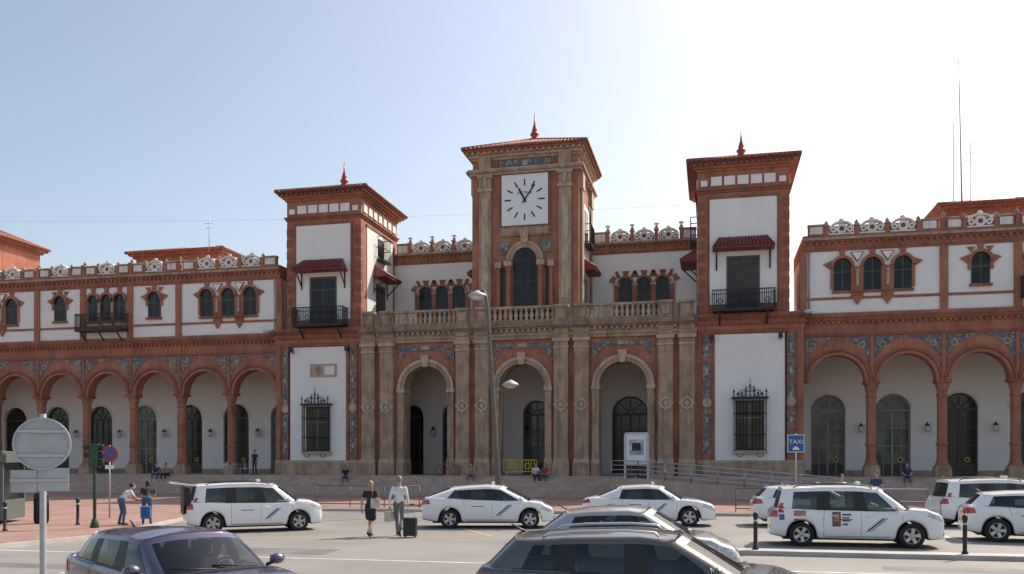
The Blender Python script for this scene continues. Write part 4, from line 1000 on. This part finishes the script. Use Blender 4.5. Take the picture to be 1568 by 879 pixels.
def person(loc,hd,pose,top,bot,hair,z=.004,female=False,dress=False,sleeve=False,vox=.018,sc_=1.0,longhair=False,over=None,name='person'):
    J={k:Vector(v) for k,v in POSES[pose].items()}
    if over: J.update({k:Vector(v) for k,v in over.items()})
    E=empty(name,(loc[0],loc[1],z),math.radians(hd)); E.scale=(sc_,)*3
    pr=[]
    def c(lbl,a,r0,b,r1): pr.append((lbl,Vector(a),r0,Vector(b),r1))
    sw=.92 if female else 1
    up=(J['nek']-J['pel']).normalized(); Y=Vector((0,1,0))
    c('top',J['shL']*1-Y*.05-up*.03,.075,J['shR']+Y*.05-up*.03,.075)
    ch=J['che']; c('top',ch+Y*.075,.108*sw,ch-Y*.075,.108*sw); c('top',ch,.115*sw,J['nek']-up*.09,.085)
    mid=(J['pel']*.55+ch*.45); c('top',mid+Y*.05,.095*sw,mid-Y*.05,.095*sw); c('top',mid,.11*sw,ch,.12*sw)
    c('bot' if not dress else 'top',J['pel']+Y*.065,.112,J['pel']-Y*.065,.112); c('top',J['pel']+up*.06,.115*sw,mid,.11*sw)
    if female: c('top',ch+Vector((.07,.07,.02)),.06,ch+Vector((.07,-.07,.02)),.06)
    c('skin',J['nek']-up*.05,.055,J['hed']-Vector((.01,0,.05)),.05)
    for s in 'LR':
        q=1 if s=='L' else -1
        h_,k_,a_=J['hip'+s],J['kn'+s],J['an'+s]
        leg='skin' if dress else 'bot'
        c(leg,h_,.088,k_,.056); c(leg,k_,.056,k_*.6+a_*.4-Vector((.015,0,0)),.054); c(leg,k_*.6+a_*.4-Vector((.015,0,0)),.054,a_,.040 if dress else .048)
        toe=J.get('t'+s) or Vector((a_.x+.15,a_.y+q*.02,.035))
        c('shoe',a_-Vector((.03,0,.03)),.042,toe,.035)
        sh,el,wr=J['sh'+s],J['el'+s],J['wr'+s]
        c('top',sh,.058,sh*.4+el*.6,.05); c('top' if sleeve else 'skin',sh*.4+el*.6,.046,el,.041); c('top' if sleeve else 'skin',el,.041,wr,.030)
        hdv=(wr-el).normalized(); c('skin',wr,.028,wr+hdv*.07,.030)
    if dress:
        c('top',J['pel']+Vector((0,.05,0)),.13,(J['knL']+J['hipL'])/2+Vector((0,-.02,-.08)),.13); c('top',J['pel']-Vector((0,.05,0)),.13,(J['knR']+J['hipR'])/2+Vector((0,.02,-.08)),.13)
    hd_=J['hed']
    body=MB(); tmp=SKIN
    for lbl,a,r0,b,r1 in pr: capsule(body,a,r0,b,r1,tmp)
    body.ell(hd_+Vector((-.005,0,.03)),(.098,.076,.105),tmp,16,12); body.ell(hd_+Vector((.03,0,-.045)),(.058,.052,.062),tmp,12,8)
    capsule(body,hd_+Vector((.088,0,.02)),.010,hd_+Vector((.108,0,-.02)),.014,tmp,6)
    for q in (-1,1): body.ell(hd_+Vector((-.005,q*.078,.005)),(.018,.012,.032),tmp,8,6)
    ob=body.obj('body',E)
    rm=ob.modifiers.new('r','REMESH'); rm.mode='VOXEL'; rm.voxel_size=vox; rm.use_smooth_shade=True
    sm=ob.modifiers.new('s','SMOOTH'); sm.iterations=3; sm.factor=.5
    bpy.context.view_layer.update()
    dg=bpy.context.evaluated_depsgraph_get(); ev=ob.evaluated_get(dg); me=bpy.data.meshes.new_from_object(ev)
    ob.modifiers.clear(); ob.data=me
    me.materials.clear()
    ml={'skin':SKIN,'top':top,'bot':bot,'shoe':SHOE}; keys=list(ml)
    for k_ in keys: me.materials.append(ml[k_])
    for p_ in me.polygons:
        cc=p_.center; best=9;bl='skin'
        if (cc-hd_).length>.15:
            for lbl,a,r0,b,r1 in pr:
                ab=b-a; t=max(0,min(1,(cc-a).dot(ab)/max(ab.length_squared,1e-8))); dd=(cc-a-ab*t).length-(r0+(r1-r0)*t)
                if dd<best: best=dd;bl=lbl
        p_.material_index=keys.index(bl); p_.use_smooth=True
    d=MB()
    d.ell(hd_+Vector((-.022,0,.048)),(.098,.088,.100),hair,14,10)
    if longhair:
        d.ell(hd_+Vector((-.06,0,-.05)),(.06,.085,.14),hair,12,8)
    for q in (-1,1):
        d.ell(hd_+Vector((.087,q*.03,.022)),(.010,.014,.009),EYE,8,5)
    d.ell(hd_+Vector((.085,0,-.055)),(.010,.024,.007),LIP,8,5)
    d.obj('hair_and_face',E)
    hnd=MB()
    for s in 'LR':
        q=1 if s=='L' else -1
        el,wr=J['el'+s],J['wr'+s]; f_=(wr-el).normalized(); side=Vector((1,0,0))-f_*f_.x
        if side.length<.1: side=Vector((0,0,1))
        side.normalize(); inn=f_.cross(side)*1.0
        if inn.y*q>0: inn=-inn
        base=wr+f_*.085
        for i,(o_,ln) in enumerate(((.030,.075),(.010,.083),(-.010,.078),(-.030,.06))):
            b0=base+side*o_; hnd.tube([b0-f_*.02,b0+f_*ln*.4+inn*.006,b0+f_*ln*.75+inn*.025,b0+f_*ln*.92+inn*.045],[.0095,.009,.008,.006],SKIN,6)
        tb=wr+f_*.03+side*.025; hnd.tube([tb,tb+f_*.025+side*.025+inn*.01,tb+f_*.055+side*.03+inn*.025],[.011,.010,.008],SKIN,6)
    hnd.obj('fingers',E)
    return E
person((-10.0,24.7),85,'walk',CB,CB,HAIRB,female=True,dress=True,longhair=True,vox=.015,sc_=.97,over=dict(wrR=(.14,-.20,1.08),elR=(-.06,-.24,1.12)))
person((-9.2,25.0),95,'walk',CW,CG,HAIRG,vox=.015,sc_=1.05,sleeve=True)
b=MB(); CREAM=cloth('bag_canvas',(.55,.5,.42))
b.box(-.14,.14,-.05,.05,0,.30,CREAM); b.tube([(-.10,0,.30),(-.07,0,.55),(.07,0,.55),(.10,0,.30)],.012,CT,5)
bo=b.obj('shoulder_bag',None,.02); bo.location=(-9.82,24.66,.86); bo.rotation_euler=(0,0,.3)
b=MB(); b.box(-.2,.2,-.09,.09,0,.30,CREAM); b.tube([(-.10,0,.30),(-.06,0,.40),(.06,0,.40),(.10,0,.30)],.012,CT,5)
bo=b.obj('travel_bag',None,.03); bo.location=(-9.48,25.0,.46); bo.rotation_euler=(0,0,1.4)
b=MB(); b.box(-.19,.19,-.12,.12,.05,.58,BLACK)
for q in (-.1,.1): b.tube([(q,.1,.58),(q,.2,.98)],.010,STEEL,5)
b.tube([(-.1,.2,.98),(.1,.2,.98)],.014,BLACK,5)
for q in (-.15,.15):
    for yy in (-.09,.09): b.ell((q,yy,.035),(.02,.035,.035),TYRE,8,6)
for i in range(5): b.box(-.16+.07*i,-.14+.07*i,-.126,-.1205,.1,.53,TRIM)
bo=b.obj('wheeled_suitcase',None,.02); bo.location=(-8.75,24.75,.004); bo.rotation_euler=(0,0,.1)
person((-19.3,25.7),60,'lean',CW,CJ,HAIRD,z=.124,sc_=.92); person((-18.75,26.3),120,'lean',CB,CJ,HAIRD,longhair=True,z=.124,sc_=.97)
BG=MB(); BG.box(-.16,.16,-.09,.09,0,.42,cloth('backpack_blue',(.04,.12,.34))); bo=BG.obj('backpack',None,.04); bo.location=(-18.5,25.9,.35); bo.rotation_euler=(.1,0,.4)
def seat(x,i,hd,top,bot,hair,**k):
    z=P-.147*(i+3)+.004 ; person((x,54-.34*(i+.35)),hd,'sit',top,bot,hair,z=z,vox=.022,**k)
seat(-37.6,0,-80,CN,CJ,HAIRD); seat(-36.8,0,-95,CT,CB,HAIRD)
seat(-23.4,1,-70,CB,CJ,HAIRD); seat(-14.9,0,-90,CT,CG,HAIRD)
seat(-10.8,0,-60,CW,CB,HAIRD); seat(-10.1,0,-100,CR,CJ,HAIRD,longhair=True)
seat(10.9,0,-95,CN,CJ,HAIRG)
person((-30.6,54.7),-100,'stand',CB,CB,HAIRD,z=P+.004,vox=.024)
person((5.0,36.6),-60,'stand',CW,CG,HAIRD,z=.004,vox=.022); person((6.6,38.4),-120,'stand',CN,CJ,HAIRD,z=.124,vox=.022)
for (x,y,hd,top) in ((4.0,25.66,0,CN),(-6.6,10.65,-32,CW),(-14.85,26.5,38,CW),(-7.2,29.7,12,CT)):
    person((x,y),hd,'sit',top,CG,HAIRD,z=.12,vox=.02,sc_=.93,over=dict(wrL=(.48,.14,.86),wrR=(.48,-.14,.86),elL=(.26,.24,.72),elR=(.26,-.24,.72),knL=(.42,.14,.45),knR=(.42,-.14,.45),anL=(.60,.14,.16),anR=(.60,-.14,.16)),name='driver')
# ------------------------------------------------------------------ street furniture
def street_lamp(x,y,h,lean,head,r=.11):
    m=MB(); z0=.12
    m.lathe([(r*2,0),(r*2,.25),(r*1.5,.35),(r*1.3,.9),(r*1.1,1.0)],(0,0,z0),POLE,12)
    pts=[(lean*t,0,z0+h*t) for t in (0,.2,.4,.6,.8,.93)]+[(lean*.98-head*.05,0,z0+h*.975),(lean-head*.25,0,z0+h*1.01),(lean-head*.6,0,z0+h)]
    m.tube(pts,[r,r*.95,r*.85,r*.75,r*.65,r*.6,r*.5,r*.45,r*.4],POLE,10)
    c=(lean-head*.75,0,z0+h*.985)
    m.lathe([(.06,.24),(.12,.2),(.34,.08),(.42,0),(.40,-.05)][::-1],c,GALV,16); m.lathe([(.05,-.18),(.2,-.16),(.33,-.06),(.36,-.052)],c,LAMPW,14)
    o=m.obj('street_lamp'); o.location=(x,y,0); return o
street_lamp(-8.95,36.9,9.5,-.6,.55,.13)
street_lamp(-10.1,41,5.9,.3,-.5,.07)
m=MB()
m.tube([(0,0,.0),(0,0,2.78)],.032,GALV,12)
m.disc(0,2.47,.272,-.052,-.04,GALV,40); m.ring(0,2.47,.25,.272,-.072,-.0521,GALV,0,2*pi,40)
for z in (2.35,2.6): m.box(-.22,.22,-.085,-.0722,z-.015,z+.015,STEEL); m.box(-.05,.05,-.09,.04,z-.02,z+.02,STEEL)
m.box(-.29,-.05,-.052,-.04,1.97,2.2,GALV); m.box(-.04,.25,-.054,-.042,1.98,2.22,GALV)
m.box(-.29,.25,-.07,-.055,2.08,2.11,STEEL)
o=m.obj('traffic_sign',None,.002); o.location=(-6.76,7.77,.0); o.rotation_euler=(0,0,.55)
m=MB(); m.tube([(0,0,0),(0,0,2.75)],.03,GALV,8)
m.disc(0,2.42,.31,-.05,-.038,RED,28); m.disc(0,2.42,.24,-.056,-.0501,BLUE,28)
M=Matrix.Translation((0,0,2.42))@Matrix.Rotation(pi/4,4,'Y'); m.box(-.235,.235,-.062,-.0561,-.03,.03,RED,M=M)
m.box(-.15,.15,-.05,-.038,1.85,2.0,SWHITE)
o=m.obj('no_parking_sign'); o.location=(-22.2,28.9,.12); o.rotation_euler=(0,0,.5)
GRN=mat('traffic_light_green_housing',(.02,.06,.035),.5)
m=MB(); m.tube([(0,0,0),(0,0,2.1)],.055,GRN,10); m.lathe([(.14,0),(.14,.1),(.07,.3)],(0,0,0),GRN,10)
m.box(-.14,.14,-.12,.12,1.95,2.72,GRN)
for i,cm in enumerate((RED,YEL,GRN)):
    z=2.6-i*.25; M=Matrix.Translation((.14,0,z))@Matrix.Rotation(pi/2,4,'Y')
    m.lathe([(.10,0),(.10,.14)],(0,0,0),BLACK,14,M=M); m.lathe([(.085,.0),(.085,.02)],(0,0,.02),cm,12,M=M)
    if i<2: m.box(-.30,-.14,-.1,.1,z-.09,z+.08,BLACK)
o=m.obj('traffic_light',None,.01); o.location=(-19.45,24.6,.12); o.rotation_euler=(0,0,.35)
m=MB(); m.tube([(0,0,0),(0,0,3.4)],.04,GALV,8); m.box(-.37,.37,-.06,-.04,2.55,3.35,SWHITE); m.box(-.34,.34,-.065,-.0601,2.58,3.32,BLUE)
o=m.obj('taxi_rank_sign'); o.location=(3.75,41.8,.12)
text('TAXI',.27,(0,-.07,3.02),(pi/2,0,0),SWHITE,o,'sign_lettering')
m=MB(); m.box(-.14,.14,-.068,-.0652,2.66,2.74,SWHITE); m.box(-.08,.08,-.068,-.0652,2.741,2.8,SWHITE); m.obj('sign_symbol',o)
m=MB(); FR=mat('frame_light_grey',(.55,.56,.57),.4,var=.05); POST=mat('poster_print',(.35,.42,.5),.4,var=.6,vscale=3)
for q in (-.65,.65): m.box(q-.06,q+.06,-.06,.06,0,3.3,FR)
m.box(-.65,.65,-.09,.09,1.55,3.4,FR); m.box(-.53,.53,-.096,-.0901,1.75,3.25,SWHITE); m.box(-.42,.42,-.1,-.0961,2.1,3.0,POST); m.box(-.25,.25,-.104,-.1001,2.35,2.8,BLACK); m.box(-.59,-.1,-.03,.03,.3,1.5,GLASSB); m.box(.0,.59,-.03,.03,.3,1.5,GLASSB)
o=m.obj('information_panel',None,.008); o.location=(-4.2,50.6,.5)
m=MB()
m.add([(-4,49.3,.12),(9,49.3,.12),(9,50.9,.12),(-4,50.9,.12),(-4,49.3,1.28),(9,49.3,.16),(9,50.9,.16),(-4,50.9,1.28)],[(0,3,2,1),(4,5,6,7),(0,1,5,4),(1,2,6,5),(2,3,7,6),(3,0,4,7)],STEP)
m.box(-5.6,-4.001,49.3,51.2,.12,1.285,STEP); m.obj('access_ramp')
def railing(name,pts,h,m_,n_,r=.025,rails=(1.0,),bars=False):
    m=MB(); pts=[Vector(p_) for p_ in pts]
    for fr_ in rails: m.tube([p_+Vector((0,0,h*fr_)) for p_ in pts],r,m_,6)
    for a_,b_ in zip(pts[:-1],pts[1:]):
        L_=(b_-a_).length; k_=max(1,round(L_/n_))
        for i in range(k_+1):
            p_=a_+(b_-a_)*i/k_; m.tube([p_,p_+Vector((0,0,h))],r,m_,6)
        if bars:
            kk=int(L_/.14)
            for i in range(kk):
                p_=a_+(b_-a_)*i/kk; m.tube([p_+Vector((0,0,h*.15)),p_+Vector((0,0,h*.95))],.01,m_,4,False)
    return m.obj(name)
railing('ramp_railing',[(-5.5,49.35,1.28),(-4,49.35,1.28),(9,49.35,.16)],1.0,STEEL,1.5,.026,(1,.75,.5,.25))
railing('ramp_railing',[(-4,50.85,1.28),(9,50.85,.16)],1.0,STEEL,1.5,.026,(1,.75,.5,.25))
railing('pedestrian_railing',[(-18.2,38.3,.12),(-13.0,38.0,.12)],1.0,POLE,1.6,.024,(1,.15))
railing('pedestrian_railing',[(1.0,38.2,.12),(8.5,38.2,.12)],1.0,POLE,1.8,.022,(1,.5,.15))
railing('pedestrian_railing',[(11,38.2,.12),(18,38.2,.12)],1.0,POLE,1.8,.022,(1,.5,.15))
m=MB()
for z in (.25,1.0): m.tube([(-1.1,0,z),(1.1,0,z)],.035,YEL,6)
for i in range(13): m.tube([(-1.1+2.2*i/12,0,.25),(-1.1+2.2*i/12,0,1.0)],.022,YEL,5)
for q in (-.8,.8): m.tube([(q,-.25,.02),(q,0,.25),(q,.25,.02)],.03,YEL,5)
for q in (-.5,.5): m.ring(q,.62,.16,.2,-.02,.02,YEL,0,2*pi,14)
o=m.obj('safety_barrier'); o.location=(-12.0,55.0,P+.02)
def bollard(x,y,z=.12):
    m=MB(); m.lathe([(.075,0),(.075,.05),(.05,.07),(.05,.78),(.065,.80),(.065,.86),(.045,.9),(.01,.93)],(0,0,0),IRON,14); m.lathe([(.0515,.68),(.0515,.73)],(0,0,0),GALV,14)
    o=m.obj('bollard'); o.location=(x,y,z)
for x in (1.05,5.75,10.4): bollard(x,22.2)
for x,y in ((-21.3,22.9),(-20.9,25.6),(-18.6,19.6),(-19.9,32.6)): bollard(x,y)
m=MB(); KG=mat('kiosk_panel',(.10,.125,.115),.5,var=.06)
m.box(-1.6,1.0,-1.2,1.2,.12,.8,KG); m.box(-1.5,.9,-1.1,1.1,.8,2.1,GLASSB)
for q in (-1.55,-.3,.95):
    m.box(q-.05,q+.05,-1.18,-1.08,.8,2.1,KG); m.box(q-.05,q+.05,1.08,1.18,.8,2.1,KG)
m.box(-1.75,1.15,-1.35,1.35,2.1,2.4,KG); m.box(-1.6,1.0,-1.2,1.2,2.4,2.5,KG)
o=m.obj('ticket_kiosk',None,.02); o.location=(-24.9,25.8,.12); o.rotation_euler=(0,0,.45)
m=MB(); m.lathe([(.2,0),(.23,.05),(.23,.9),(.25,.95),(.2,1.05),(.05,1.08)],(0,0,0),IRON,14)
for i in range(14):
    a_=2*pi*i/14; m.tube([(.235*math.cos(a_),.235*math.sin(a_),.1),(.235*math.cos(a_),.235*math.sin(a_),.88)],.01,BLACK,4)
o=m.obj('litter_bin'); o.location=(-22.6,25.9,.12)
m=MB()
for x in (-.5,.5):
    m.tube([(x+.33*math.cos(2*pi*i/20),0,.34+.33*math.sin(2*pi*i/20)) for i in range(21)],.02,TYRE,5)
    for i in range(8):
        a_=pi*i/8; m.tube([(x+.32*math.cos(a_),0,.34+.32*math.sin(a_)),(x-.32*math.cos(a_),0,.34-.32*math.sin(a_))],.003,STEEL,3)
for a_,b_ in (((-.5,0,.34),(-.2,0,.85)),((-.5,0,.34),(-.05,0,.32)),((-.05,0,.32),(-.22,0,.95)),((-.05,0,.32),(.33,0,.82)),((-.2,0,.82),(.33,0,.85)),((.5,0,.34),(.32,0,1.0))): m.tube([a_,b_],.018,RED,5)
m.ell((-.24,0,.98),(.13,.07,.03),BLACK,8,5); m.tube([(.25,-.25,1.02),(.33,0,1.0),(.25,.25,1.02)],.014,BLACK,5)
o=m.obj('bicycle'); o.location=(-16.9,55.1,P+.002); o.rotation_euler=(.12,0,.4)
def chair(x,y,rz):
    m=MB(); m.box(-.2,.2,-.2,.2,.43,.46,STEEL)
    for a_ in (-.18,.18):
        for b_ in (-.18,.18): m.tube([(a_,b_,0),(a_,b_,.43 if b_<0 else .85)],.012,STEEL,5)
    for z in (.6,.7,.8): m.box(-.18,.18,.17,.19,z,z+.05,STEEL)
    o=m.obj('cafe_chair'); o.location=(x,y,P+.002); o.rotation_euler=(0,0,rz)
for x,y,rz in ((-33.2,55.3,.4),(-32.0,55.6,-1.2),(-32.9,56.3,2.6),(-31.4,55.1,2)): chair(x,y,rz)
m=MB(); m.lathe([(.2,0),(.2,.02),(.025,.04),(.025,.7),(.35,.72),(.35,.74)],(0,0,0),STEEL,14); o=m.obj('cafe_table'); o.location=(-32.4,55.9,P+.002)
